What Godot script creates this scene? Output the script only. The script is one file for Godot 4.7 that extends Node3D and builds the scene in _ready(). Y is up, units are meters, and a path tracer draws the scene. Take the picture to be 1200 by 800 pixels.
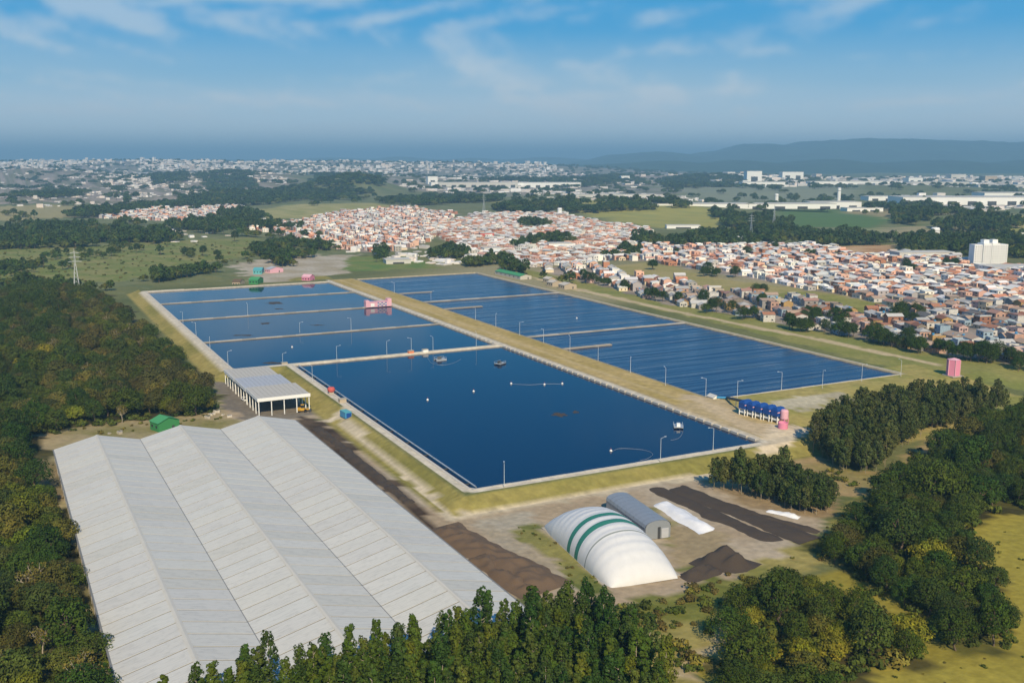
extends Node3D
# An aerial view of a sewage treatment works: blue lagoons, white sheds, woods, a town and far mountains.
# Site coordinates (u, v): u runs along the lagoons away from the sheds, v across them towards the town.

const ORIGIN := Vector2(-14.817, -352.024)
const AXIS_U := Vector2(-0.453461, -0.891276)
const AXIS_V := Vector2(0.891276, -0.453461)
const SITE_YAW := 0.47065
const CREST := 4.0
const WATER := 3.1
const EYE_U := -320.4
const EYE_V := -146.4

var M := {}
var used_names := {}
var rng := RandomNumberGenerator.new()
var n_big := FastNoiseLite.new()
var n_mid := FastNoiseLite.new()
var n_fine := FastNoiseLite.new()
var zones := []
var mesh_cache := {}
var tracks := []


class Shape:
	var p := PackedVector3Array()
	var n := PackedVector3Array()
	var c := PackedColorArray()
	var t := PackedVector2Array()
	var i := PackedInt32Array()
	var col := Color.WHITE

	func quad(a: Vector3, b: Vector3, cc: Vector3, d: Vector3, uw := 0.0, uh := 0.0) -> void:
		# corners run counter-clockwise seen from outside
		var nn := (b - a).cross(cc - a)
		if nn.length_squared() < 1e-12:
			nn = (cc - a).cross(d - a)
		nn = nn.normalized()
		var k := p.size()
		p.append(a); p.append(b); p.append(cc); p.append(d)
		for _j in 4:
			n.append(nn); c.append(col)
		t.append(Vector2(0, 0)); t.append(Vector2(uw, 0)); t.append(Vector2(uw, uh)); t.append(Vector2(0, uh))
		i.append(k); i.append(k + 2); i.append(k + 1); i.append(k); i.append(k + 3); i.append(k + 2)

	func tri(a: Vector3, b: Vector3, cc: Vector3) -> void:
		var nn := (b - a).cross(cc - a).normalized()
		var k := p.size()
		p.append(a); p.append(b); p.append(cc)
		for _j in 3:
			n.append(nn); c.append(col); t.append(Vector2.ZERO)
		i.append(k); i.append(k + 2); i.append(k + 1)

	func box(at: Vector3, size: Vector3, turn := 0.0) -> void:
		var h := size * 0.5
		var b := Basis(Vector3.UP, turn)
		var q := []
		for s in [[-1, -1, -1], [1, -1, -1], [1, -1, 1], [-1, -1, 1], [-1, 1, -1], [1, 1, -1], [1, 1, 1], [-1, 1, 1]]:
			q.append(at + b * Vector3(s[0] * h.x, s[1] * h.y, s[2] * h.z))
		quad(q[7], q[6], q[5], q[4], size.x, size.z)
		quad(q[0], q[1], q[2], q[3], size.x, size.z)
		quad(q[3], q[2], q[6], q[7], size.x, size.y)
		quad(q[1], q[0], q[4], q[5], size.x, size.y)
		quad(q[2], q[1], q[5], q[6], size.z, size.y)
		quad(q[0], q[3], q[7], q[4], size.z, size.y)

	func tube(a: Vector3, b: Vector3, ra: float, rb: float, sides := 6, capped := true) -> void:
		var d := (b - a).normalized()
		var x := d.cross(Vector3.UP if absf(d.y) < 0.9 else Vector3.RIGHT).normalized()
		var y := d.cross(x).normalized()
		var k := p.size()
		for j in sides + 1:
			var w := TAU * j / sides
			var o := x * cos(w) + y * sin(w)
			p.append(a + o * ra); p.append(b + o * rb)
			n.append(o); n.append(o); c.append(col); c.append(col)
			t.append(Vector2(float(j) / sides, 0)); t.append(Vector2(float(j) / sides, 1))
		for j in sides:
			var e := k + j * 2
			i.append(e); i.append(e + 1); i.append(e + 2); i.append(e + 1); i.append(e + 3); i.append(e + 2)
		if capped and rb > 0.02:
			for j in sides:
				var w0 := TAU * j / sides
				var w1 := TAU * (j + 1) / sides
				tri(b, b + (x * cos(w0) + y * sin(w0)) * rb, b + (x * cos(w1) + y * sin(w1)) * rb)

	func lathe(at: Vector3, rings: Array, sides := 10) -> void:
		# rings of [radius, height]; smooth round the axis
		for r in rings.size() - 1:
			var a: Array = rings[r]
			var b: Array = rings[r + 1]
			var k := p.size()
			var slope := Vector2(b[1] - a[1], a[0] - b[0]).normalized()
			for j in sides + 1:
				var w := TAU * j / sides
				var o := Vector3(cos(w), 0, sin(w))
				p.append(at + o * a[0] + Vector3(0, a[1], 0)); p.append(at + o * b[0] + Vector3(0, b[1], 0))
				var nn := (o * slope.x + Vector3.UP * slope.y).normalized()
				n.append(nn); n.append(nn); c.append(col); c.append(col)
				t.append(Vector2.ZERO); t.append(Vector2.ZERO)
			for j in sides:
				var e := k + j * 2
				i.append(e); i.append(e + 2); i.append(e + 1); i.append(e + 1); i.append(e + 2); i.append(e + 3)

	func leaf(at: Vector3, nrm: Vector3, shade_n: Vector3, size: float, spin: float) -> void:
		var x := nrm.cross(Vector3.UP if absf(nrm.y) < 0.9 else Vector3.RIGHT).normalized()
		var y := nrm.cross(x)
		var a := (x * cos(spin) + y * sin(spin)) * size * 0.62
		var b := (y * cos(spin) - x * sin(spin)) * size * 0.42
		var k := p.size()
		p.append(at - a - b * 0.3); p.append(at + b - a * 0.15); p.append(at + a + b * 0.25); p.append(at - b + a * 0.2)
		for _j in 4:
			n.append(shade_n); c.append(col); t.append(Vector2.ZERO)
		i.append(k); i.append(k + 1); i.append(k + 2); i.append(k); i.append(k + 2); i.append(k + 3)

	func mesh(smooth := false) -> ArrayMesh:
		var a := []
		a.resize(Mesh.ARRAY_MAX)
		a[Mesh.ARRAY_VERTEX] = p
		a[Mesh.ARRAY_NORMAL] = n
		a[Mesh.ARRAY_COLOR] = c
		a[Mesh.ARRAY_TEX_UV] = t
		a[Mesh.ARRAY_INDEX] = i
		var m := ArrayMesh.new()
		m.add_surface_from_arrays(Mesh.PRIMITIVE_TRIANGLES, a)
		return m


# ---------------------------------------------------------------- small helpers

func poly(flat: Array) -> PackedVector2Array:
	var out := PackedVector2Array()
	for k in range(0, flat.size(), 2):
		out.append(Vector2(flat[k], flat[k + 1]))
	return out

func W(u: float, v: float, y := 0.0) -> Vector3:
	return Vector3(ORIGIN.x + u * AXIS_U.x + v * AXIS_V.x, y, ORIGIN.y + u * AXIS_U.y + v * AXIS_V.y)

func G(q: Vector2, lift := 0.0) -> Vector3:
	return W(q.x, q.y, height(q.x, q.y) + lift)

func rgb(r: int, g: int, b: int) -> Color:
	return Color8(r, g, b).srgb_to_linear()

func numbered(called: String) -> String:
	if not used_names.has(called):
		used_names[called] = 0
		return called
	used_names[called] += 1
	return "%s_%03d" % [called, used_names[called]]

func tag(o: Node, label: String, category: String, group := "", kind := "") -> Node:
	if label: o.set_meta("label", label)
	if category: o.set_meta("category", category)
	if group: o.set_meta("group", group)
	if kind: o.set_meta("kind", kind)
	return o

func thing(called: String, label: String, category: String, at: Vector3, turn := 0.0, group := "") -> Node3D:
	var o := Node3D.new()
	o.name = numbered(called)
	add_child(o)
	o.position = at
	o.rotation.y = turn
	tag(o, label, category, group)
	return o

func part(called: String, m: Mesh, mat: Material, parent: Node, at := Vector3.ZERO, turn := 0.0) -> MeshInstance3D:
	var o := MeshInstance3D.new()
	o.name = called if parent != self else numbered(called)
	o.mesh = m
	if mat: o.material_override = mat
	parent.add_child(o, true)
	o.position = at
	o.rotation.y = turn
	return o

func struct(called: String, s: Shape, mat: Material) -> MeshInstance3D:
	var o := part(called, s.mesh(), mat, self)
	o.set_meta("kind", "structure")
	return o

func boxm(size: Vector3) -> Mesh:
	var key := "box%s" % size
	if not mesh_cache.has(key):
		var s := Shape.new()
		s.box(Vector3.ZERO, size)
		mesh_cache[key] = s.mesh()
	return mesh_cache[key]

func noise_tex(size: int, freq: float, lo: float, hi: float, seed_: int, octaves := 5, normal := 0.0) -> Texture2D:
	var f := FastNoiseLite.new()
	f.seed = seed_
	f.frequency = freq
	f.fractal_octaves = octaves
	f.noise_type = FastNoiseLite.TYPE_SIMPLEX_SMOOTH
	var im := f.get_seamless_image(size, size)
	im.convert(Image.FORMAT_RGBA8)
	if normal > 0.0:
		im.bump_map_to_normal_map(normal)
		return ImageTexture.create_from_image(im)
	var data := im.get_data()
	for k in range(0, data.size(), 4):
		var x := int(255.0 * lerpf(lo, hi, data[k] / 255.0))
		data[k] = x; data[k + 1] = x; data[k + 2] = x
	return ImageTexture.create_from_image(Image.create_from_data(size, size, false, Image.FORMAT_RGBA8, data))

func streaks(size: int, seed_: int) -> Texture2D:
	# dirt washed down a sheet: fine streaks along u, blotches over them
	var f := FastNoiseLite.new()
	f.seed = seed_
	f.frequency = 0.02
	f.fractal_octaves = 5
	var im := Image.create(size, size, false, Image.FORMAT_RGB8)
	for y in size:
		for x in size:
			var a := f.get_noise_2d(x * 0.5, y * 7.0) * 0.5 + 0.5
			var b := f.get_noise_2d(x * 1.3 + 900.0, y * 1.3) * 0.5 + 0.5
			var l := 1.0 - 0.075 * smoothstep(0.45, 0.85, a) - 0.05 * smoothstep(0.5, 0.85, b)
			im.set_pixel(x, y, Color(l, l * 0.995, l * 0.98))
	return ImageTexture.create_from_image(im)

func mat(name_: String, c: Color, rough := 0.8, metal := 0.0, spec := 0.4) -> StandardMaterial3D:
	var m := StandardMaterial3D.new()
	m.resource_name = name_
	m.albedo_color = c
	m.roughness = rough
	m.metallic = metal
	m.metallic_specular = spec
	M[name_] = m
	return m

func grained(m: StandardMaterial3D, tex: Texture2D, metres: float) -> StandardMaterial3D:
	m.albedo_texture = tex
	m.uv1_triplanar = true
	m.uv1_world_triplanar = true
	m.uv1_scale = Vector3.ONE / metres
	return m

func painted(name_: String, rough := 0.9, spec := 0.3) -> StandardMaterial3D:
	var m := mat(name_, Color.WHITE, rough, 0.0, spec)
	m.vertex_color_use_as_albedo = true
	return m

func make_materials() -> void:
	var grain := noise_tex(1024, 0.02, 0.84, 1.0, 3, 7)
	var soft := noise_tex(512, 0.012, 0.955, 1.0, 8, 5)
	var bump := noise_tex(512, 0.05, 0, 1, 5, 5, 3.0)
	var g := painted("ground", 0.95, 0.2)
	g.albedo_texture = grain
	g.texture_repeat = true
	g.normal_enabled = true
	g.normal_texture = bump
	g.normal_scale = 0.35
	painted("leaves", 0.7, 0.25)
	for k in 9:
		var l := painted("leaves%d" % k, 0.7, 0.25)
		l.albedo_color = [Color(1, 1, 1), Color(1.0, 1.0, 0.86), Color(0.9, 0.98, 0.88), Color(0.95, 0.95, 0.82), Color(0.86, 0.94, 0.94), Color(1.0, 1.0, 0.74), Color(0.84, 0.9, 0.82), Color(1.0, 0.97, 0.88), Color(0.8, 0.93, 0.8)][k]
		l.backlight_enabled = true
		l.backlight = Color(0.06, 0.08, 0.02)
	grained(mat("bark", Color8(120, 104, 86), 0.9), grain, 3.0)
	mat("pale_bark", Color8(170, 160, 142), 0.9)
	var stains := streaks(256, 61)
	for k in 8:
		var rw := mat("roof_panel%d" % k, [Color8(206, 205, 199), Color8(204, 203, 198), Color8(208, 207, 201), Color8(205, 204, 198), Color8(202, 201, 196), Color8(207, 206, 199), Color8(205, 205, 200), Color8(200, 199, 192)][k], 0.6, 0.0, 0.3)
		rw.albedo_texture = stains
		rw.uv1_scale = Vector3(0.7, 0.36, 1)
		rw.uv1_offset = Vector3(k * 0.37, k * 0.61, 0)
	grained(mat("roof_white", Color8(204, 200, 189), 0.6, 0.0, 0.3), soft, 31.0)
	mat("rib_grey", Color8(98, 92, 82), 0.85)
	mat("gutter", Color8(125, 124, 120), 0.6)
	grained(mat("wall_white", Color8(205, 203, 196), 0.8), soft, 14.0)
	grained(mat("concrete", Color8(186, 178, 162), 0.9), grain, 9.0)
	grained(mat("pale_concrete", Color8(214, 206, 192), 0.9), grain, 9.0)
	grained(mat("membrane", Color8(219, 219, 217), 0.55), soft, 17.0)
	grained(mat("membrane_green", Color8(52, 124, 108), 0.55), soft, 17.0)
	mat("membrane_seam", Color8(140, 146, 142), 0.6)
	grained(mat("sheet_metal", Color8(158, 164, 170), 0.45, 0.3), soft, 8.0)
	grained(mat("sheet_metal_beige", Color8(196, 190, 178), 0.6, 0.0), soft, 8.0)
	grained(mat("sheet_metal_blue", Color8(188, 190, 194), 0.55, 0.1), soft, 8.0)
	mat("steel", Color8(190, 194, 196), 0.5, 0.4)
	mat("lamp_pole", Color8(205, 210, 212), 0.5, 0.0)
	mat("lattice_steel", Color8(176, 184, 188), 0.6, 0.2)
	mat("lattice_white", Color8(225, 226, 226), 0.6)
	grained(mat("pink", Color8(222, 140, 168), 0.75), soft, 6.0)
	grained(mat("pale_pink", Color8(230, 178, 190), 0.75), soft, 6.0)
	grained(mat("blue_paint", Color8(28, 76, 150), 0.5), soft, 6.0)
	mat("panel_blue", Color8(96, 112, 168), 0.6)
	mat("light_blue", Color8(70, 145, 190), 0.5)
	mat("red_paint", Color8(196, 92, 84), 0.6)
	mat("orange_paint", Color8(214, 130, 90), 0.7)
	mat("yellow_paint", Color8(205, 160, 50), 0.5)
	mat("green_paint", Color8(62, 134, 80), 0.6)
	mat("green_roof", Color8(76, 152, 96), 0.6)
	mat("teal_paint", Color8(96, 172, 176), 0.6)
	mat("white_paint", Color8(236, 236, 232), 0.6)
	mat("dark_rubber", Color8(38, 38, 40), 0.8)
	mat("dark_metal", Color8(66, 68, 70), 0.6)
	mat("glass_dark", Color8(40, 48, 56), 0.15, 0.0, 0.5)
	grained(mat("tarp", Color8(238, 238, 238), 0.5), soft, 11.0)
	grained(mat("dark_compost", Color8(80, 70, 61), 0.95), grain, 7.0)
	grained(mat("brown_soil", Color8(116, 96, 76), 0.95), grain, 7.0)
	grained(mat("sand", Color8(196, 180, 156), 0.95), grain, 8.0)
	painted("building", 0.8, 0.3)
	var w := mat("pond_water", Color8(0, 30, 66), 0.05, 0.0, 0.33)
	w.normal_enabled = true
	w.normal_texture = noise_tex(512, 0.035, 0, 1, 21, 4, 2.0)
	w.normal_scale = 0.05
	w.texture_repeat = true
	var w2 := mat("wind_water", Color8(20, 48, 86), 0.14, 0.0, 0.36)
	w2.normal_enabled = true
	w2.normal_texture = noise_tex(512, 0.03, 0, 1, 22, 5, 4.0)
	w2.normal_scale = 0.3
	w2.texture_repeat = true


# ---------------------------------------------------------------- the lie of the land

func sd(u: float, v: float, u0: float, u1: float, v0: float, v1: float) -> float:
	var x := maxf(u0 - u, u - u1)
	var y := maxf(v0 - v, v - v1)
	if x > 0.0 and y > 0.0:
		return sqrt(x * x + y * y)
	return maxf(x, y)

func basin(u: float, v: float) -> float:
	return minf(minf(sd(u, v, 0, 254, 0, 138), sd(u, v, 258, 640, -34, 137)), sd(u, v, 72, 648, 168, 302))

func platform(u: float, v: float) -> float:
	return minf(minf(sd(u, v, -5, 655, -4.5, 170), sd(u, v, 252, 660, -38.5, 170)) / 9.5, sd(u, v, 56, 690, 150, 1400) / 34.0)

func height(u: float, v: float) -> float:
	var h := 0.0
	var off_site := Vector2(u - 180.0, v - 60.0).length()
	if u > -60.0 and u < 760.0 and v > -80.0 and v < 1500.0:
		h = CREST * clampf(1.0 - platform(u, v), 0.0, 1.0)
		var b := basin(u, v)
		if b < 0.0:
			h = maxf(CREST + b * 1.1, 0.6)
		elif v > 139.5 and v < 166.5 and u > 4.0 and u < 650.0 and b > 1.0:
			h += 0.6
	if off_site > 640.0:
		var roll := smoothstep(640.0, 3300.0, off_site)
		h += roll * (n_big.get_noise_2d(u, v) * 16.0)
		for k in HILLS:
			var d2: float = (Vector2(u, v) - k[0]).length_squared() / (k[1] * k[1])
			if d2 < 9.0:
				h += k[2] * exp(-d2 * 1.6)
	elif basin(u, v) > 14.0 and platform(u, v) > 1.2:
		h += n_mid.get_noise_2d(u, v) * 0.6
	return h

var HILLS := [
	[Vector2(3260.7, 1010.8), 230.0, 56.0], [Vector2(4331.7, 1654.7), 700.0, 30.0], [Vector2(5941.0, 183.1), 520.0, 40.0], [Vector2(4855.7, 624.7), 700.0, 36.0], [Vector2(5614.8, -81.9), 500.0, 52.0],
	[Vector2(9653.3, -397.0), 1700.0, 66.0], [Vector2(8812.4, 701.3), 1700.0, 58.0], [Vector2(8409.1, 2048.5), 1800.0, 62.0], [Vector2(7770.2, 3304.3), 1500.0, 54.0], [Vector2(6906.7, 3923.5), 1200.0, 40.0],
	[Vector2(1785.8, 1161.0), 330.0, 12.0], [Vector2(1554.7, 1271.7), 260.0, 14.0], [Vector2(999.7, 1548.9), 260.0, 16.0], [Vector2(2085.7, 1182.5), 300.0, 10.0], [Vector2(4992.1, 1142.0), 520.0, 34.0],
	[Vector2(4346.9, 3316.3), 900.0, 30.0], [Vector2(2727.2, 2975.8), 600.0, 8.0],
]

func zone(c: Color, edge: float, pts: PackedVector2Array, vary := 0.25, other := Color(0, 0, 0, 0)) -> void:
	var lo := pts[0]
	var hi := pts[0]
	for q in pts:
		lo = lo.min(q)
		hi = hi.max(q)
	zones.append([c, edge, pts, Rect2(lo, hi - lo).grow(edge), vary, other if other.a > 0.0 else c])

func track(c: Color, edge: float, pts: PackedVector2Array) -> void:
	zone(c, edge, pts)
	tracks.append(zones.pop_back())

func make_zones() -> void:
	# worn sand and vehicle tracks over the earthworks
	track(rgb(206, 190, 162), 1.6, poly([18.4, 146.0, 20.2, 158.5, 13.5, 165.2, 23.6, 192.9, 25.0, 219.2, 12.7, 203.8, 3.6, 168.7, -7.7, 145.9, -11.4, 130.9, -6.8, 127.5, 0.0, 139.5]))
	track(rgb(192, 172, 138), 1.5, poly([87.3, 160.2, 76.8, 164.2, 57.1, 163.7, 32.3, 154.8, 17.9, 156.5, 5.6, 143.3, 20.1, 142.6, 39.7, 147.1, 68.0, 153.8, 78.6, 152.7]))
	track(rgb(180, 160, 122), 1.5, poly([81.6, 171.2, 68.4, 172.8, 49.4, 163.8, 55.3, 159.6, 69.8, 162.0]))
	track(rgb(182, 174, 150), 2.0, poly([57.6, 194.0, 55.2, 223.2, 43.8, 221.0, 41.8, 193.7, 49.3, 186.7]))
	track(rgb(196, 182, 154), 1.0, poly([139.2, -11.5, 140.9, -7.6, -12.5, -12.7, -14.0, 85.4, -15.7, 103.1, -19.2, 100.3, -18.3, 82.1, -17.0, -15.1]))
	track(rgb(200, 186, 160), 0.8, poly([135.8, -18.0, 137.9, -8.8, 144.8, -1.0, 139.0, -1.1, 130.9, -9.7, 130.6, -18.2]))
	# ground covers, later ones lie over earlier ones
	zone(rgb(128, 130, 90), 60.0, poly([63000, -42190, 1280, -449, 903, -310, 692, -112, 782, 136, 919, 261, 1443, 677, 1016, 883, 887, 1771, -4171, 89834]), 0.5, rgb(96, 104, 68))
	zone(rgb(168, 154, 142), 60.0, poly([12040, -930, 11101, 916, 8884, 2327, 3180, 776, 2783, 301, 2763, -149, 3126, -373]), 0.4, rgb(112, 110, 84))
	zone(rgb(160, 150, 138), 90.0, poly([14103, -1059, 9474, 5925, 6303, 5110, 2678, 2157, 2607, 1220, 3178, 1174, 8884, 2327]), 0.4, rgb(110, 112, 88))
	# left meadows and scrub
	zone(rgb(118, 128, 66), 10.0, poly([1402, -471, 1251, -19, 1303, 84, 1277, 210, 1014, 179, 937, 81, 768, -45, 807, -154, 821, -366]), 0.35, rgb(134, 130, 80))
	zone(rgb(158, 148, 104), 20.0, poly([2643, -524, 2636, 101, 2206, 158, 1971, -120, 2015, -447]), 0.2)
	zone(rgb(150, 148, 88), 14.0, poly([2024, 350, 2466, 551, 2531, 795, 2086, 761, 1852, 530, 1792, 363]), 0.25, rgb(168, 158, 104))
	zone(rgb(188, 178, 160), 14.0, poly([886, 91, 964, 172, 941, 268, 749, 200, 701, 151, 662, 71, 789, 85]), 0.3, rgb(160, 148, 124))
	zone(rgb(128, 132, 74), 8.0, poly([926, 246, 889, 320, 736, 303, 754, 191]), 0.3, rgb(96, 120, 60))
	# forest floors and clearings
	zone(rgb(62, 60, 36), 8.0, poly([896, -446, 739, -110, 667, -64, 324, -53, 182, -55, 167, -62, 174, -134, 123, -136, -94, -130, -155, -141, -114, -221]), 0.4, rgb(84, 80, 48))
	zone(rgb(168, 152, 118), 6.0, poly([167, -143, 180, -116, 175, -85, 179, -50, 146, -46, 130, -95, 139, -136]), 0.3, rgb(128, 122, 74))
	zone(rgb(160, 140, 112), 6.0, poly([128, -147, 129, -136, 64, -136, 79, -144]), 0.4, rgb(120, 110, 80))
	# yards
	zone(rgb(172, 153, 126), 4.0, poly([263, -45, 183, -25, 120, -12, -15, -14, -16, 84, -18, 99, -37, 95, -62, 101, -73, 102, -91, 79, -97, 46, -101, 27, -103, 8, -100, -7, -80, -27, -79, -35, 49, -41, 131, -34, 160, -56]), 0.25, rgb(172, 158, 136))
	zone(rgb(126, 118, 106), 3.0, poly([285, -45, 259, -37, 204, -33, 177, -13, 153, -13, 143, -29, 153, -49, 177, -53]), 0.25)
	zone(rgb(72, 60, 50), 3.0, poly([149, -27, 136, -17, -2, -19, -27, -23, -8, -24, 62, -30]), 0.35, rgb(92, 78, 64))
	zone(rgb(176, 166, 146), 4.0, poly([-20, -12, -21, 13, -86, -2, -83, -9, -53, -11]), 0.2, rgb(160, 146, 122))
	zone(rgb(104, 112, 56), 3.0, poly([-32, -0, -30, 11, -41, 10, -92, 3, -91, -5, -71, -2]), 0.4, rgb(134, 128, 74))
	zone(rgb(108, 114, 60), 3.0, poly([-38, 46, -39, 55, -76, 50, -92, 37, -90, 29, -71, 40]), 0.4, rgb(150, 140, 100))
	zone(rgb(168, 150, 116), 3.0, poly([-53, 47, -70, 62, -84, 49, -88, 31, -71, 40]), 0.3, rgb(150, 134, 104))
	# right-hand meadows
	zone(rgb(160, 147, 64), 8.0, poly([-197, -57, -135, 4, -130, 22, -117, 58, -105, 84, -82, 132, -65, 184, -51, 262, -130, 416, -259, 65]), 0.3, rgb(138, 128, 54))
	zone(rgb(116, 120, 58), 6.0, poly([-100, -7, -102, 8, -96, 41, -91, 79, -72, 112, -60, 139, -74, 136, -103, 72, -130, 22, -144, -6, -188, -51, -174, -79, -130, -58]), 0.45, rgb(150, 138, 82))
	zone(rgb(176, 160, 126), 2.5, poly([-140, -8, -124, 13, -112, 36, -115, 34, -128, 12, -143, -7]), 0.2)
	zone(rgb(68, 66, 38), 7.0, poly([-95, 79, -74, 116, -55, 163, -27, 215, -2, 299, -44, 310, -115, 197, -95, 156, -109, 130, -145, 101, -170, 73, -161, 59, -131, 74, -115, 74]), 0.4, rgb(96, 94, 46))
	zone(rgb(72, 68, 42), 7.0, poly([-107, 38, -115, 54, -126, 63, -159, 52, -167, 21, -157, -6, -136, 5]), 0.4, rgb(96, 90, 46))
	zone(rgb(170, 146, 104), 4.0, poly([-22, 135, -7, 159, -41, 149, -43, 176, -4, 233, -9, 242, -45, 181, -62, 132, -57, 122]), 0.3, rgb(138, 126, 78))
	zone(rgb(150, 130, 98), 4.0, poly([-22, 87, -21, 106, -47, 113, -62, 122, -74, 107, -68, 92, -43, 88]), 0.3)
	zone(rgb(146, 140, 76), 5.0, poly([-7, 161, 48, 240, 72, 305, 69, 336, 2, 331, -31, 285, 4, 295, 28, 280, 11, 202]), 0.3, rgb(118, 122, 62))
	# the bank between the lagoons and the town
	zone(rgb(146, 142, 82), 4.0, poly([674, 347, 646, 366, 493, 360, 344, 351, 282, 355, 238, 355, 202, 362, 152, 361, 110, 367, 76, 376, 24, 385, -4, 343, 66, 332, 83, 309, 272, 321, 506, 320]), 0.3, rgb(122, 126, 66))
	zone(rgb(190, 172, 136), 2.0, poly([639, 342, 514, 334, 318, 331, 226, 339, 141, 343, 82, 343, 77, 337, 135, 335, 218, 331, 308, 324, 499, 321]), 0.2)
	# the town's ground
	var town := rgb(174, 160, 146)
	for t in TOWN:
		zone(town, 6.0, t[0], 0.3, rgb(124, 116, 104))
	zone(rgb(168, 154, 104), 5.0, poly([630, 454, 653, 530, 576, 522, 507, 500, 450, 504, 407, 515, 366, 516, 321, 519, 284, 511, 256, 492, 237, 444, 293, 473, 339, 459, 387, 462, 397, 441, 434, 434, 483, 453, 522, 439, 592, 435]), 0.3, rgb(146, 138, 84))
	zone(rgb(150, 146, 80), 8.0, poly([393, 489, 321, 519, 284, 511, 256, 492, 237, 444, 293, 473, 339, 459]), 0.3, rgb(122, 124, 62))
	zone(rgb(168, 160, 86), 14.0, poly([2267, 1061, 2389, 1350, 1959, 1432, 1350, 1233, 1111, 1013, 1167, 903, 1544, 989, 1881, 974]), 0.3, rgb(142, 142, 80))
	zone(rgb(90, 116, 66), 10.0, poly([1591, 1545, 1510, 1704, 1082, 1386, 985, 1260, 1090, 1155]), 0.15)
	zone(rgb(170, 154, 114), 10.0, poly([1454, 1635, 1620, 2098, 1435, 2039, 1114, 1566, 1082, 1386]), 0.3, rgb(140, 130, 92))
	zone(rgb(176, 132, 92), 8.0, poly([745, 911, 735, 1027, 606, 877, 644, 826]), 0.3, rgb(190, 160, 120))
	zone(rgb(134, 138, 112), 30.0, poly([3539, 2525, 3962, 3604, 2711, 3007, 1960, 2193, 2040, 1762]), 0.15)
	zone(rgb(150, 152, 84), 14.0, poly([916, 1397, 1149, 1766, 1201, 2133, 771, 1494, 804, 1342]), 0.3, rgb(182, 168, 130))
	zone(rgb(130, 136, 92), 14.0, poly([1029, 1079, 985, 1260, 861, 1146, 877, 959]), 0.2)

func base_cover(u: float, v: float) -> Color:
	var a := n_big.get_noise_2d(u * 0.8 + 900.0, v * 0.8)
	var b := n_mid.get_noise_2d(u * 0.35, v * 0.35 + 300.0)
	var c := rgb(122, 122, 78).lerp(rgb(92, 100, 60), clampf(0.5 + b, 0, 1))
	c = c.lerp(rgb(156, 146, 112), smoothstep(0.12, 0.45, a))
	return c

func cover(u: float, v: float) -> Color:
	var fine := n_fine.get_noise_2d(u, v)
	var midn := n_mid.get_noise_2d(u + 77.0, v)
	var c := base_cover(u, v)
	var w := Vector2(u, v)
	for z in zones:
		if not z[3].has_point(w):
			continue
		var e: float = z[1]
		var q := w + Vector2(n_mid.get_noise_2d(u * 1.7, v * 1.7), n_mid.get_noise_2d(u * 1.7 + 500.0, v * 1.7)) * e * 1.6
		if Geometry2D.is_point_in_polygon(q, z[2]):
			var mix := clampf(0.5 + midn * 1.6 + fine * 0.6, 0.0, 1.0)
			var cc: Color = z[0]
			c = cc.lerp(z[5], mix)
			c *= 1.0 + z[4] * (fine * 0.5 + midn * 0.5)
	# the lagoons' earthworks
	if u > -40.0 and u < 720.0 and v > -70.0 and v < 330.0:
		var p := platform(u, v)
		var b := basin(u, v)
		if b < 0.0:
			c = rgb(92, 92, 88) * (1.0 + fine * 0.3)
		elif v > 138.0 and v < 168.0 and u > 0.0 and u < 652.0:
			var dry := clampf(0.55 + n_mid.get_noise_2d(u * 0.6, v * 3.0) * 1.2, 0, 1)
			c = rgb(166, 146, 86).lerp(rgb(186, 163, 110), dry)
			if v < 141.0:
				c = rgb(196, 188, 170)
			elif v < 143.0:
				c = rgb(168, 150, 112)
			elif v > 164.8:
				c = rgb(150, 142, 122)
			elif (v > 148.0 and v < 150.6) or (v > 153.4 and v < 155.6):
				c = c.lerp(rgb(192, 172, 130), 0.6)
			if u < 70.0:
				c = c.lerp(rgb(186, 166, 128), clampf(0.5 + midn, 0, 1))
			c *= 1.0 + fine * 0.25
		elif v < 168.0 and b < (6.4 if v < 0.0 and u > 256.0 else 4.2):
			c = rgb(204, 194, 174) * (1.0 + fine * 0.18 + midn * 0.12)
		elif p > 0.0 and p < 1.15 and v < 172.0:
			var k := n_mid.get_noise_2d(u * 0.5, v * 0.5)
			var streak := n_fine.get_noise_2d(platform(u, v) * 40.0, (u + v) * 0.02)
			c = rgb(160, 146, 86).lerp(rgb(134, 128, 68), clampf(0.5 + k * 1.4 + streak * 0.7, 0, 1))
			c *= 1.0 + fine * 0.25
		elif b < 2.6 and v > 168.0:
			c = rgb(176, 164, 134) * (1.0 + fine * 0.2)
		elif v > 166.0 and u < 90.0 and u > -20.0 and v < 330.0:
			var k := clampf(0.5 + midn * 1.7, 0, 1)
			c = rgb(140, 138, 72).lerp(rgb(166, 152, 92), k) * (1.0 + fine * 0.25)
			if u > 36.0 and u < 56.0 and v > 192.0 and v < 240.0 and midn + fine > -0.2:
				c = rgb(166, 158, 134)
	for z in tracks:
		if z[3].has_point(w):
			var q: Vector2 = w + Vector2(n_mid.get_noise_2d(u * 2.0, v * 2.0), n_mid.get_noise_2d(u * 2.0 + 500.0, v * 2.0)) * z[1]
			if Geometry2D.is_point_in_polygon(q, z[2]) and basin(u, v) > 0.5:
				c = z[0] * (1.0 + fine * 0.2 + midn * 0.15)
	c *= 1.2
	return Color(clampf(c.r, 0.005, 1), clampf(c.g, 0.005, 1), clampf(c.b, 0.005, 1))

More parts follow.
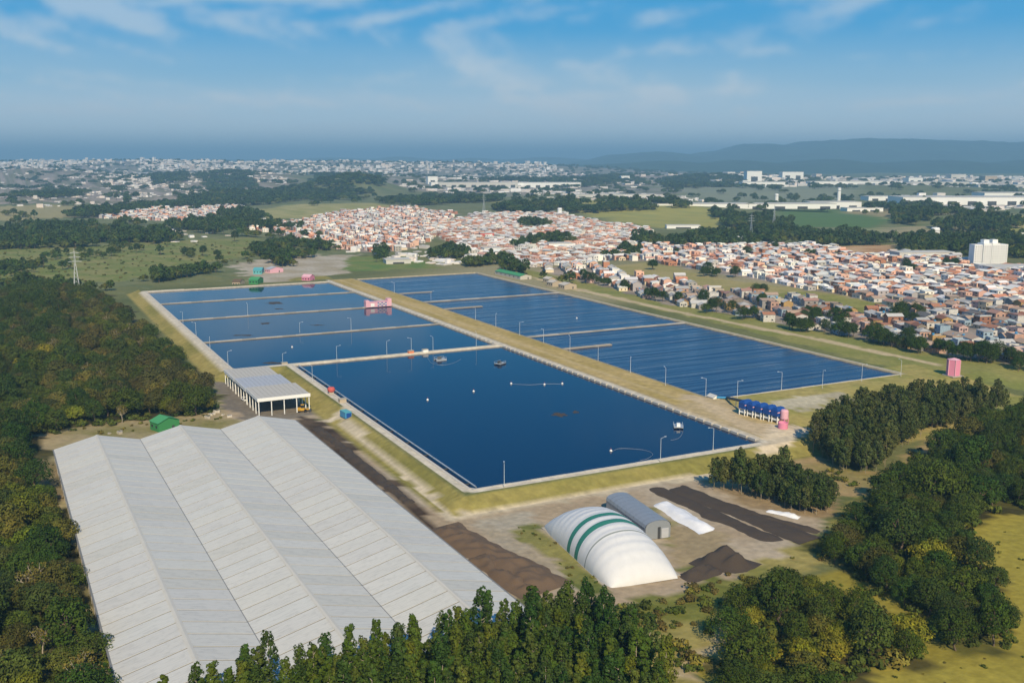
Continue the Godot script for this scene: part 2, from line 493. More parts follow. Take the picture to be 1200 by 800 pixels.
func grid_lines(lo: float, hi: float, step: float, extra: Array) -> PackedFloat64Array:
	var out := PackedFloat64Array()
	var x := lo
	while x <= hi:
		out.append(x)
		x += step
	for e in extra:
		out.append(e)
	for side in [-1.0, 1.0]:
		var d := step
		x = lo if side < 0 else hi
		while absf(x) < 46000.0:
			d *= 1.028 if absf(x - (lo if side < 0 else hi)) < 2200.0 else 1.11
			x += side * d
			out.append(x)
	out.sort()
	var clean := PackedFloat64Array()
	for e in out:
		if clean.is_empty() or e - clean[-1] > 0.12:
			clean.append(e)
	return clean

func make_ground() -> void:
	var us := grid_lines(-132, 684, 3.0, [-14.5, -5.0, -4.3, -4.0, -0.4, 0.0, 2.2, 251.8, 254.0, 254.4, 257.6, 258.0, 260.2, 637.8, 640.0, 640.4, 644.2, 72.0, 71.6, 74.2, 69.2, 645.8, 648.0, 648.4, 650.8])
	var vs := grid_lines(-165, 342, 3.0, [-14.0, -4.5, -4.0, -0.4, 0.0, 2.2, 135.8, 137.0, 138.0, 138.4, 139.6, 141.0, 141.3, 143.0, 143.3, 164.6, 165.0, 166.4, 167.6, 168.0, 170.2, 299.8, 302.0, 302.4, 304.6, -31.8, -34.0, -34.4, -38.0, -38.4, -48.0])
	var nu := us.size()
	var nv := vs.size()
	var hs := PackedFloat32Array()
	hs.resize(nu * nv)
	for a in nu:
		for b in nv:
			hs[a * nv + b] = height(us[a], vs[b])
	var s := Shape.new()
	s.p.resize(nu * nv); s.n.resize(nu * nv); s.c.resize(nu * nv); s.t.resize(nu * nv)
	for a in nu:
		for b in nv:
			var k := a * nv + b
			var w := W(us[a], vs[b], hs[k])
			s.p[k] = w
			var a0 := maxi(a - 1, 0)
			var a1 := mini(a + 1, nu - 1)
			var b0 := maxi(b - 1, 0)
			var b1 := mini(b + 1, nv - 1)
			var du := (hs[a1 * nv + b] - hs[a0 * nv + b]) / (us[a1] - us[a0])
			var dv := (hs[a * nv + b1] - hs[a * nv + b0]) / (vs[b1] - vs[b0])
			s.n[k] = Vector3(-du * AXIS_U.x - dv * AXIS_V.x, 1, -du * AXIS_U.y - dv * AXIS_V.y).normalized()
			s.c[k] = cover(us[a], vs[b])
			s.t[k] = Vector2(w.x, w.z) / 83.0
	for a in nu - 1:
		for b in nv - 1:
			var k := a * nv + b
			s.i.append_array([k, k + nv, k + 1, k + 1, k + nv, k + nv + 1])
	struct("ground", s, M.ground)


# ---------------------------------------------------------------- trees

func clump(s: Shape, r: RandomNumberGenerator, at: Vector3, rad: Vector3, count: int, leaf: float, hub: Vector3, tone: Color, vary: float) -> void:
	var k := 1.0 + (r.randf() - 0.5) * vary
	var base := Color(tone.r * k * (1.02 + (r.randf() - 0.5) * 0.2), tone.g * k, tone.b * k * 0.68)
	for _j in count:
		var d := Vector3(r.randfn(), r.randfn() + 0.25, r.randfn()).normalized()
		var q := at + d * rad * (0.55 + 0.5 * sqrt(r.randf()))
		var out := (d + (q - hub).normalized() * 0.7 + Vector3(0, 0.25, 0)).normalized()
		var nn := (out + Vector3(r.randfn(), r.randfn(), r.randfn()) * 0.45).normalized()
		if nn.dot(out) < 0.1:
			nn = out
		var l := 0.78 + 0.44 * r.randf()
		s.col = Color(base.r * l, base.g * l, base.b * l)
		s.leaf(q, nn, (nn + out * 0.8).normalized(), leaf * (0.7 + 0.6 * r.randf()), r.randf() * TAU)

func limb(s: Shape, a: Vector3, b: Vector3, ra: float, rb: float, r: RandomNumberGenerator, bends := 2) -> void:
	var last := a
	for k in bends:
		var f := float(k + 1) / bends
		var q := a.lerp(b, f) + (Vector3(r.randfn(), r.randfn() * 0.5, r.randfn()) * a.distance_to(b) * 0.06 if k < bends - 1 else Vector3.ZERO)
		s.tube(last, q, lerpf(ra, rb, float(k) / bends), lerpf(ra, rb, f), 5, false)
		last = q

func broadleaf(seed_: int, h: float, w: float, clumps: int, per: int, leaf: float, tone: Color) -> Array:
	var r := RandomNumberGenerator.new()
	r.seed = seed_
	var bark := Shape.new()
	bark.col = rgb(104, 90, 74)
	var top := Vector3(r.randfn() * 0.3, h * 0.42, r.randfn() * 0.3)
	limb(bark, Vector3.ZERO, top, h * 0.026, h * 0.018, r, 3)
	var crown := Shape.new()
	var hub := Vector3(top.x, h * 0.52, top.z)
	var lop := Vector3(r.randfn(), 0, r.randfn()) * w * 0.07
	for k in clumps:
		var f := (k + 0.5) / clumps
		var e := lerpf(-0.28, 1.0, f)
		var ring := sqrt(maxf(0.0, 1.0 - e * e))
		var turn := k * 2.39996 + r.randf() * 0.6
		var reach := (0.66 + 0.36 * r.randf()) * (1.0 + 0.25 * sin(turn * 2.0 + seed_))
		var q := hub + lop * e + Vector3(cos(turn) * ring * w * 0.5 * reach, e * h * 0.40 * (0.82 + 0.3 * r.randf()), sin(turn) * ring * w * 0.5 * reach)
		var rad := w * (0.12 + 0.08 * r.randf())
		if k % 4 == 0:
			limb(bark, top, q, h * 0.012, h * 0.004, r, 2)
		clump(crown, r, q, Vector3(rad, rad * 0.78, rad), per, leaf, hub, tone, 0.5)
	return [bark.mesh(), crown.mesh(), h, w]

func eucalyptus(seed_: int, h: float, w: float, clumps: int, per: int, leaf: float, tone: Color, low: float, point: float) -> Array:
	var r := RandomNumberGenerator.new()
	r.seed = seed_
	var bark := Shape.new()
	bark.col = rgb(150, 138, 118)
	var lean := Vector3(r.randfn() * 0.5, h * 0.96, r.randfn() * 0.5)
	bark.tube(Vector3.ZERO, lean * 0.5, h * 0.0095, h * 0.006, 6, false)
	bark.tube(lean * 0.5, lean, h * 0.006, 0.04, 6, false)
	var crown := Shape.new()
	for k in clumps:
		var f := (k + 0.3 + 0.6 * r.randf()) / clumps
		var y := lerpf(low, 0.985, f) * h
		var taper := lerpf(pow(sin(PI * clampf(0.16 + 0.74 * f, 0.0, 1.0)), 0.6), sin(clampf((1.0 - f) * 0.9 + 0.1, 0, 1) * PI * 0.6), point)
		var turn := k * 2.39996 + r.randf()
		var reach := w * 0.5 * taper * (0.3 + 0.85 * r.randf())
		var axis := lean * (y / lean.y)
		var q := axis + Vector3(cos(turn) * reach, 0, sin(turn) * reach)
		if k % 3 == 0:
			limb(bark, axis - Vector3(0, reach * 0.7, 0), q, 0.07, 0.03, r, 1)
		var rad := w * (0.11 + 0.10 * r.randf()) * (0.6 + 0.5 * taper)
		clump(crown, r, q, Vector3(rad, rad * 1.25, rad), per, leaf, axis, tone, 0.45)
	return [bark.mesh(), crown.mesh(), h, w]

func bare_tree(seed_: int, h: float, w: float) -> Array:
	var r := RandomNumberGenerator.new()
	r.seed = seed_
	var bark := Shape.new()
	var top := Vector3(0, h * 0.38, 0)
	limb(bark, Vector3.ZERO, top, 0.24, 0.17, r, 2)
	var twigs := Shape.new()
	var tone := rgb(112, 104, 66)
	for k in 11:
		var turn := k * 2.39996
		var e := 0.35 + 0.65 * r.randf()
		var tip := top + Vector3(cos(turn) * w * 0.45 * (1.2 - e), h * 0.58 * e, sin(turn) * w * 0.45 * (1.2 - e))
		limb(bark, top, tip, 0.13, 0.05, r, 3)
		for j in 4:
			var q := top.lerp(tip, 0.45 + 0.5 * r.randf())
			var end := q + Vector3(r.randfn(), absf(r.randfn()) + 0.3, r.randfn()) * w * 0.09
			limb(bark, q, end, 0.06, 0.025, r, 1)
			clump(twigs, r, end, Vector3.ONE * w * 0.09, 10, 0.45, top, tone, 0.4)
	return [bark.mesh(), twigs.mesh(), h, w]

func joined(kind: Array) -> ArrayMesh:
	# the trunk and the crown of one tree as one mesh, for woods too dense to count
	var a0: Array = kind[0].surface_get_arrays(0)
	var a1: Array = kind[1].surface_get_arrays(0)
	var s := Shape.new()
	s.p = a0[Mesh.ARRAY_VERTEX]; s.n = a0[Mesh.ARRAY_NORMAL]; s.c = a0[Mesh.ARRAY_COLOR]; s.t = a0[Mesh.ARRAY_TEX_UV]; s.i = a0[Mesh.ARRAY_INDEX]
	var k := s.p.size()
	s.p.append_array(a1[Mesh.ARRAY_VERTEX]); s.n.append_array(a1[Mesh.ARRAY_NORMAL]); s.c.append_array(a1[Mesh.ARRAY_COLOR]); s.t.append_array(a1[Mesh.ARRAY_TEX_UV])
	for e in a1[Mesh.ARRAY_INDEX]:
		s.i.append(e + k)
	return s.mesh()

var broad := []
var gum := []
var young := []
var bare := []
var far_tree := []
var bush := []

func make_tree_kinds() -> void:
	var greens := [rgb(70, 84, 38), rgb(88, 94, 40), rgb(56, 72, 36), rgb(96, 94, 54), rgb(64, 78, 42), rgb(116, 116, 46), rgb(80, 80, 50), rgb(58, 76, 34)]
	for k in 8:
		broad.append(broadleaf(40 + k, [11.0, 9.0, 13.0, 8.5, 10.5, 7.5, 9.5, 12.0][k], [10.0, 9.0, 10.5, 8.5, 8.5, 7.5, 9.5, 9.0][k], 50, 62, 0.44, greens[k]))
	for k in 6:
		gum.append(eucalyptus(70 + k, [21.0, 18.5, 22.0, 17.0, 20.0, 19.5][k], [4.4, 4.0, 4.6, 3.8, 4.8, 4.0][k], 58, 46, 0.42, [rgb(70, 84, 40), rgb(64, 82, 38), rgb(58, 76, 40), rgb(80, 92, 42), rgb(66, 82, 44), rgb(90, 98, 44)][k], 0.2, 0.45))
	for k in 5:
		young.append(eucalyptus(90 + k, [11.4, 10.2, 12.4, 10.8, 9.8][k], [4.6, 4.2, 5.0, 4.4, 4.4][k], 36, 42, 0.44, [rgb(70, 80, 50), rgb(62, 74, 46), rgb(76, 84, 54), rgb(66, 78, 46), rgb(80, 86, 56)][k], 0.3, 0.15))
	for k in 3:
		bare.append(bare_tree(120 + k, [10.0, 9.0, 11.0][k], [8.5, 8.0, 9.5][k]))
	for k in 5:
		far_tree.append(broadleaf(140 + k, [11.0, 9.0, 12.0, 8.0, 14.0][k], [10.0, 9.5, 9.5, 9.0, 8.5][k], 22, 16, 1.35, [rgb(66, 84, 44), rgb(76, 88, 46), rgb(58, 76, 44), rgb(86, 92, 50), rgb(60, 78, 46)][k]))
	for k in 4:
		var r := RandomNumberGenerator.new()
		r.seed = 160 + k
		var s := Shape.new()
		for j in 9:
			clump(s, r, Vector3(r.randfn() * 0.7, 0.55 + 0.5 * r.randf(), r.randfn() * 0.7), Vector3(0.7, 0.6, 0.7), 14, 0.55, Vector3.ZERO, [rgb(86, 94, 44), rgb(68, 80, 38), rgb(112, 108, 56), rgb(96, 88, 56)][k], 0.5)
		bush.append(s.mesh())

func seen(at: Vector3, up: float, margin := 40.0) -> bool:
	# whether a spot lies within the photograph's frame or close to it
	var f := -sin(0.181359) * (at.y + up - 124.0) - cos(0.181359) * at.z
	if f < 20.0:
		return false
	var y := cos(0.181359) * (at.y + up - 124.0) - sin(0.181359) * at.z
	var px := 600.0 + 1167.0 * at.x / f
	var py := 400.0 - 1167.0 * y / f
	return px > -margin and px < 1200.0 + margin and py < 800.0 + margin * 0.5

func scatter(pts: PackedVector2Array, step: float, r: RandomNumberGenerator, holes := []) -> Array:
	var lo := pts[0]
	var hi := pts[0]
	for q in pts:
		lo = lo.min(q)
		hi = hi.max(q)
	var out := []
	var x := lo.x
	while x < hi.x:
		var y := lo.y
		while y < hi.y:
			var q := Vector2(x, y) + Vector2(r.randf() - 0.5, r.randf() - 0.5) * step * 0.95
			if Geometry2D.is_point_in_polygon(q, pts):
				var free := true
				for h in holes:
					if Geometry2D.is_point_in_polygon(q, h):
						free = false
				if free:
					out.append(q)
			y += step
		x += step
	return out

func plant(called: String, kind: Array, q: Vector2, scale_: float, leafmat: Material, barkmat: Material, label: String, category: String, group: String) -> Node3D:
	var o := thing(called, label, category, G(q, -0.05), rng.randf() * TAU, group)
	part("trunk", kind[0], barkmat, o)
	part("crown", kind[1], leafmat, o)
	o.scale = Vector3(scale_ * (0.9 + 0.2 * rng.randf()), scale_ * (0.88 + 0.24 * rng.randf()), scale_ * (0.9 + 0.2 * rng.randf()))
	return o

func mass(called: String, label: String, category: String, m: Mesh, spots: Array, mt: Material) -> void:
	# spots of [place, turn, scale (Vector3), colour]
	if spots.is_empty():
		return
	var mm := MultiMesh.new()
	mm.transform_format = MultiMesh.TRANSFORM_3D
	mm.use_colors = true
	mm.mesh = m
	mm.instance_count = spots.size()
	for k in spots.size():
		var e: Array = spots[k]
		mm.set_instance_transform(k, Transform3D(Basis(Vector3.UP, e[1]) * Basis.from_scale(e[2]), e[0]))
		mm.set_instance_color(k, e[3])
	var o := MultiMeshInstance3D.new()
	o.name = numbered(called)
	o.multimesh = mm
	o.material_override = mt
	add_child(o)
	tag(o, label, category, "", "stuff")

func tint(vary: float) -> Color:
	var l := 1.0 + (rng.randf() - 0.5) * vary
	return Color(clampf(l * (1.0 + (rng.randf() - 0.5) * 0.2), 0, 1.6), l, clampf(l * (0.95 + (rng.randf() - 0.5) * 0.2), 0, 1.6))

func nearest_first(a: Array) -> Array:
	a.sort_custom(func(x, y): return x[0] < y[0])
	return a

var BELT_MARKS := [[Vector2(-113.3, -114.5), "before the shed's first gable"], [Vector2(-114.6, -85.9), "before the shed's middle gable"], [Vector2(-116.2, -60.9), "before the shed's last gable"], [Vector2(-117.1, -33.3), "next to the brown soil heap"], [Vector2(-128.6, -16.5), "next to the white dome"]]
var WOOD_MARKS := [[Vector2(17.8, -134.8), "against the shed's long wall"], [Vector2(119.8, -143.1), "by the tan clearing at the shed's corner"], [Vector2(164.7, -82.7), "behind the green hut"], [Vector2(-59.7, -134.5), "where shed and eucalyptus belt meet"], [Vector2(11.7, -153.5), "deep among other crowns"]]
var THICKET_MARKS := [[Vector2(-112.5, 36.4), "beside the dirt track"], [Vector2(-124.9, 67.0), "round the small yellow clearing"], [Vector2(-103.4, 136.8), "at the yellow meadow's edge"], [Vector2(-74.0, 115.7), "near the eucalyptus stand"], [Vector2(-157.1, 19.6), "by the foreground grass"], [Vector2(-31.6, 253.7), "towards the pink tower"], [Vector2(-166.2, 75.0), "at the yellow meadow's lower corner"]]
var TOWN_MARKS := [[Vector2(84.5, 359.3), "near the pink tower"], [Vector2(59.9, 375.2), "on the bank past the pink tower"], [Vector2(212.1, 358.0), "on the rippled lagoon's bank"], [Vector2(509.9, 370.3), "near the works houses"], [Vector2(279.2, 457.3), "beside the olive slope"], [Vector2(485.8, 509.4), "beside the tan strip of grass"], [Vector2(419.5, 810.6), "near the apartment block"], [Vector2(725.7, 745.9), "at the town's back edge"], [Vector2(149.0, 366.4), "along the grass bank's track"]]

func beside(q: Vector2, marks: Array) -> String:
	var best := 1e9
	var out := ""
	for m in marks:
		var d: float = q.distance_to(m[0])
		if d < best:
			best = d
			out = m[1]
	return out

func leaf_words(t: int) -> String:
	return ["mid-green", "olive-green", "green", "dull olive", "grey-green", "yellow-green", "dark green", "brownish olive", "deep green"][t]

func make_woods() -> void:
	var eye := Vector2(EYE_U, EYE_V)
	# --- the belt of tall eucalyptus in front of the sheds, then the two young stands by the lagoon
	var belt := scatter(poly([-115, -119, -114, -105, -115, -86, -115, -69, -116, -55, -117, -43, -118, -31, -121, -21, -129, -17, -139, -17, -170, -30, -180, -46, -136, -133]), 3.9, rng)
	var stand_a := scatter(poly([-30, 85, -41, 90, -51, 96, -66, 93, -71, 104, -68, 116, -53, 119, -40, 112, -35, 98]), 3.6, rng)
	var stand_b := scatter(poly([-12, 155, -31, 148, -45, 148, -44, 167, -26, 192, -13, 226, -11, 263, -4, 289, 18, 275, 27, 242, 16, 202, 7, 188]), 4.0, rng)
	var many := []
	var count := 0
	for q in belt:
		var up := 22.0
		if not seen(G(q), up, 10.0):
			continue
		var k := rng.randi() % gum.size()
		var big := 0.84 + 0.24 * rng.randf()
		var t: int = [0, 2, 5, 1, 8][rng.randi() % 5]
		plant("eucalyptus_tree", gum[k], q, big, M["leaves%d" % t], M.pale_bark, "%s %s eucalyptus in the belt, %s" % ["tall" if big * gum[k][2] > 18.5 else "short", leaf_words(t), beside(q, BELT_MARKS)], "tree", "eucalyptus belt before the gabled shed")
		count += 1
	for q in stand_a:
		if count < 300:
			var big := 0.8 + 0.3 * rng.randf()
			var t: int = [4, 6, 0, 2][rng.randi() % 4]
			plant("eucalyptus_tree", young[rng.randi() % young.size()], q, big, M["leaves%d" % t], M.pale_bark, "%s %s eucalyptus in the small stand beside the black compost rows" % ["tall" if big > 0.95 else "short", leaf_words(t)], "tree", "eucalyptus stand by the compost rows")
			count += 1
		else:
			many.append(q)
	print("eucalyptus things ", count)
	var rest := []
	for _k in young.size():
		rest.append([])
	for q in many + stand_b:
		var e := 0.95 + 0.3 * rng.randf()
		rest[rng.randi() % young.size()].append([G(q, -0.05), rng.randf() * TAU, Vector3(e, e * (0.9 + 0.3 * rng.randf()), e), tint(0.3)])
	for k in young.size():
		mass("eucalyptus_plantation", "dense dark eucalyptus plantation beside the sandy bend of the track", "plantation", joined(young[k]), rest[k], M.leaves0)
	# --- broad-leaved woods left and right
	var left := poly([832, -387, 709, -118, 640, -73, 426, -62, 312, -59, 217, -58, 170, -62, 173, -89, 175, -120, 166, -142, 123, -149, 56, -139, -25, -136, -74, -135, -117, -134, -143, -140, -107, -211])
	var right_a := poly([-98, 77, -81, 108, -63, 153, -41, 199, -21, 250, -14, 286, -47, 317, -107, 221, -96, 159, -110, 130, -145, 100, -169, 75, -162, 58, -137, 70, -123, 69])
	var right_b := poly([-113, 32, -110, 45, -115, 57, -134, 54, -144, 57, -159, 53, -162, 37, -164, 24, -171, 6, -163, -9, -143, 1])
	var spots := []
	for q in scatter(left, 8.8, rng):
		spots.append([eye.distance_to(q), q, 0])
	for q in scatter(right_a, 7.2, rng, [poly([-111, 71, -117, 75, -133, 71, -136, 63, -127, 62])]):
		spots.append([eye.distance_to(q), q, 1])
	for q in scatter(right_b, 8.4, rng):
		spots.append([eye.distance_to(q), q, 1])
	nearest_first(spots)
	count = 0
	var bares := 0
	var wood := []
	var greyed := {}
	for _k in broad.size():
		wood.append([])
	for e in spots:
		var q: Vector2 = e[1]
		var patch := n_mid.get_noise_2d(q.x * 0.5, q.y * 0.5 + 50.0) + rng.randfn() * 0.25
		var dry: bool = e[2] == 0 and (q.x > 150.0 and q.y > -110.0 or rng.randf() < 0.2)
		var k: int = [0, 2, 4, 7, 6][rng.randi() % 5]
		if patch > 0.15:
			k = [1, 5, 3, 0][rng.randi() % 4]
		if dry:
			k = [3, 6, 1, 6, 3, 0, 4][rng.randi() % 7]
		var sc := 0.5 + 0.8 * rng.randf() * rng.randf() + 0.15 * rng.randf() + (0.24 if e[2] == 0 else 0.06)
		if not seen(G(q), 9.0, 10.0):
			if e[0] < 700.0:
				wood[k].append([G(q, -0.05), rng.randf() * TAU, Vector3.ONE * sc, tint(0.3)])
			continue
		if e[2] == 0 and rng.randf() < (0.10 if e[0] < 320.0 else 0.05) and bares < 34:
			plant("bare_tree", bare[rng.randi() % 3], q, 0.85 + 0.4 * rng.randf(), M.leaves3, M.pale_bark, "pale thin-leaved tree with bare grey branches in the wood beside the shed", "tree", "bare-branched trees in the wood beside the shed")
			bares += 1
			continue
		if count < 300:
			var t: int = [3, 7, 1, 3][rng.randi() % 4] if dry else ([0, 2, 8, 4, 1, 6] if e[2] == 0 else [0, 1, 5, 7, 2, 1])[rng.randi() % 6]
			var lm: String = "leaves%d" % t
			var words := "%s %s round-crowned tree" % ["large" if sc * broad[k][3] > 8.0 else "small", leaf_words(t)]
			if e[2] == 0:
				plant("broadleaf_tree", broad[k], q, sc, M[lm], M.bark, words + " in the wood, " + beside(q, WOOD_MARKS), "tree", "broadleaf wood beside the gabled shed")
			else:
				plant("broadleaf_tree", broad[k], q, sc, M[lm], M.bark, words + " in the thicket, " + beside(q, THICKET_MARKS), "tree", "thicket around the yellow meadow")
			count += 1
		else:
			var c := tint(0.35)
			if dry:
				c = Color(c.r * 1.0, c.g * 0.97, c.b)
			wood[k].append([G(q, -0.05), rng.randf() * TAU, Vector3(sc, sc * (0.85 + 0.3 * rng.randf()), sc), c])
	print("broadleaf things ", count, " bare ", bares)
	for k in broad.size():
		mass("dense_wood", "dense mixed broadleaf wood stretching beside the lagoons and meadow", "wood", joined(broad[k]), wood[k], M.leaves0)
	# --- undergrowth
	var low := []
	for _k in bush.size():
		low.append([])
	for a in [[left, 6.5, 1.5], [right_a, 5.6, 1.5], [right_b, 5.4, 1.5]]:
		for q in scatter(a[0], a[1], rng):
			if eye.distance_to(q) < 620.0 and seen(G(q), 2.0):
				low[rng.randi() % 2].append([G(q, -0.1), rng.randf() * TAU, Vector3.ONE * a[2] * (0.7 + 0.6 * rng.randf()), tint(0.4)])
	for a in [[poly([-188, -51, -135, 4, -130, 22, -117, 58, -82, 132, -51, 262, -91, 235, -200, 64, -212, -4]), 7.0, 0.34], [poly([-100, -7, -102, 8, -96, 41, -91, 79, -72, 112, -65, 138, -103, 72, -130, 22, -144, -6, -158, -26, -133, -28]), 4.6, 0.8], [poly([-32, -0, -30, 11, -92, 3, -91, -5]), 4.0, 0.35], [poly([178, -141, 168, -54, 158, -60, 151, -135]), 7.0, 0.7], [poly([1271, -153, 1209, 234, 964, 172, 752, -46, 762, -154]), 16.0, 0.9], [poly([-24, 139, -44, 146, -44, 170, -24, 208, -46, 182, -63, 131, -65, 117]), 6.0, 0.9], [poly([-96, 16, -101, 27, -130, 22, -142, -10, -133, -18, -106, -0]), 4.2, 1.1], [poly([-113, 32, -115, 57, -144, 57, -159, 53, -164, 24, -163, -9, -143, 1]), 5.0, 1.5]]:
		for q in scatter(a[0], a[1], rng):
			var keep := n_mid.get_noise_2d(q.x * 2.0, q.y * 2.0) > -0.05
			if keep and seen(G(q), 1.0):
				low[rng.randi() % 4].append([G(q, -0.08), rng.randf() * TAU, Vector3.ONE * a[2] * (0.5 + 0.9 * rng.randf()), tint(0.4)])
	for k in bush.size():
		mass("undergrowth", "low shrubs and undergrowth beneath the trees and over the meadows", "shrubs", bush[k], low[k], M.leaves0)
	# --- trees along the bank and among the houses, each on its own
	var gaps := [Vector2(142.1, 366.8), Vector2(133.2, 364.8), Vector2(124.1, 363.9), Vector2(117.6, 364.2), Vector2(110.5, 366.0), Vector2(101.9, 365.1), Vector2(95.5, 365.9), Vector2(86.8, 365.9), Vector2(80.3, 367.6), Vector2(75.1, 372.3), Vector2(68.9, 373.5), Vector2(60.8, 373.4), Vector2(56.5, 376.7), Vector2(53.1, 378.2), Vector2(215.4, 351.4), Vector2(207.3, 351.9), Vector2(199.9, 351.4), Vector2(194.9, 353.8), Vector2(184.3, 367.3), Vector2(168.2, 362.9), Vector2(160.4, 364.4), Vector2(150.1, 364.4), Vector2(141.5, 361.4), Vector2(302.8, 351.7), Vector2(293.9, 350.5), Vector2(272.6, 355.7), Vector2(263.9, 355.1), Vector2(394.0, 351.0), Vector2(381.4, 352.9), Vector2(449.2, 365.2), Vector2(483.3, 365.4), Vector2(498.7, 363.4), Vector2(513.7, 362.9), Vector2(535.0, 365.8), Vector2(358.1, 365.4), Vector2(343.0, 362.9), Vector2(157.7, 383.7), Vector2(150.5, 383.9), Vector2(235.9, 392.8), Vector2(228.0, 391.2), Vector2(222.3, 394.1), Vector2(224.3, 407.1), Vector2(222.2, 411.1), Vector2(250.9, 398.4), Vector2(219.6, 459.9), Vector2(211.5, 458.1), Vector2(200.7, 453.3), Vector2(201.3, 435.4), Vector2(222.5, 481.5), Vector2(366.4, 452.5), Vector2(321.5, 415.7), Vector2(510.7, 509.2), Vector2(502.3, 509.2), Vector2(506.3, 501.3), Vector2(481.0, 518.7), Vector2(583.7, 487.8), Vector2(444.9, 724.5), Vector2(441.9, 730.3), Vector2(459.2, 808.4), Vector2(457.0, 812.7), Vector2(749.7, 811.7), Vector2(773.5, 825.0), Vector2(664.3, 687.1), Vector2(733.4, 625.5), Vector2(621.9, 746.6), Vector2(594.6, 776.8)]
	for q in gaps:
		for j in 2:
			var o: Vector2 = q + Vector2(rng.randfn(), rng.randfn()) * 5.0
			var big := 0.6 + 0.45 * rng.randf()
			var t: int = [6, 4, 2, 8][rng.randi() % 4]
			plant("garden_tree", broad[[0, 2, 4, 7][rng.randi() % 4]], o, big, M["leaves%d" % t], M.bark, "%s %s garden tree among town houses, %s" % ["large" if big > 0.82 else "small", leaf_words(t), beside(o, TOWN_MARKS)], "tree", "trees among the town houses")
	for q in [Vector2(1099.9, 10.4), Vector2(1010.2, 81.4), Vector2(1207.9, 65.4), Vector2(1021.2, 59.8), Vector2(1104.4, 174.6), Vector2(1017.7, 171.8), Vector2(1295.0, -106.0), Vector2(1225.2, 166.0), Vector2(990.0, 96.0), Vector2(1064.4, -25.0), Vector2(1107.3, -57.8), Vector2(1109.2, 227.3)]:
		plant("meadow_tree", broad[[0, 2, 4][rng.randi() % 3]], q, 0.9 + 0.4 * rng.randf(), M.leaves6, M.bark, "dark round tree standing alone on the green meadow by the pylon", "tree", "single trees on the green meadow")
	# --- woods farther off
	var far := []
	for _k in far_tree.size():
		far.append([])
	for a in WOODS:
		var mid := Vector2.ZERO
		for q in a:
			mid += q
		var away := eye.distance_to(mid / a.size())
		var step := maxf(7.0, away * 0.0062)
		for q in scatter(a, step, rng):
			if n_mid.get_noise_2d(q.x * 0.4, q.y * 0.4) < (0.05 if away < 1500.0 and away > 820.0 and q.y > 150.0 else -0.1):
				continue
			var e := (0.75 + 0.5 * rng.randf()) * maxf(1.0, step / 8.5)
			far[rng.randi() % far_tree.size()].append([G(q, -0.1), rng.randf() * TAU, Vector3(e, minf(e, 1.5) * (0.8 + 0.4 * rng.randf()), e), tint(0.35)])
	for a in [[poly([14103, -1059, 12198, 2686, 9018, 5009, 5467, 4920, 2876, 4894, 887, 1771, 1112, 1327, 2128, 1099, 2100, 201, 1940, -299]), 110.0], [poly([1865, -151, 1717, 380, 965, 276, 882, 100, 713, -154]), 60.0]]:
		for q in scatter(a[0], a[1], rng):
			if n_mid.get_noise_2d(q.x * 0.25, q.y * 0.25) < 0.0:
				continue
			for j in 3:
				var o: Vector2 = q + Vector2(rng.randfn(), rng.randfn()) * 12.0
				var e := (0.8 + 0.5 * rng.randf()) * clampf(eye.distance_to(o) / 1800.0, 0.8, 2.2)
				far[rng.randi() % far_tree.size()].append([G(o, -0.1), rng.randf() * TAU, Vector3(e, minf(e, 1.4), e), tint(0.35)])
	var total := 0
	for k in far_tree.size():
		total += far[k].size()
		mass("distant_woods", "dark distant woods and tree belts between fields and town", "wood", joined(far_tree[k]), far[k], M.leaves0)
	print("far trees ", total)

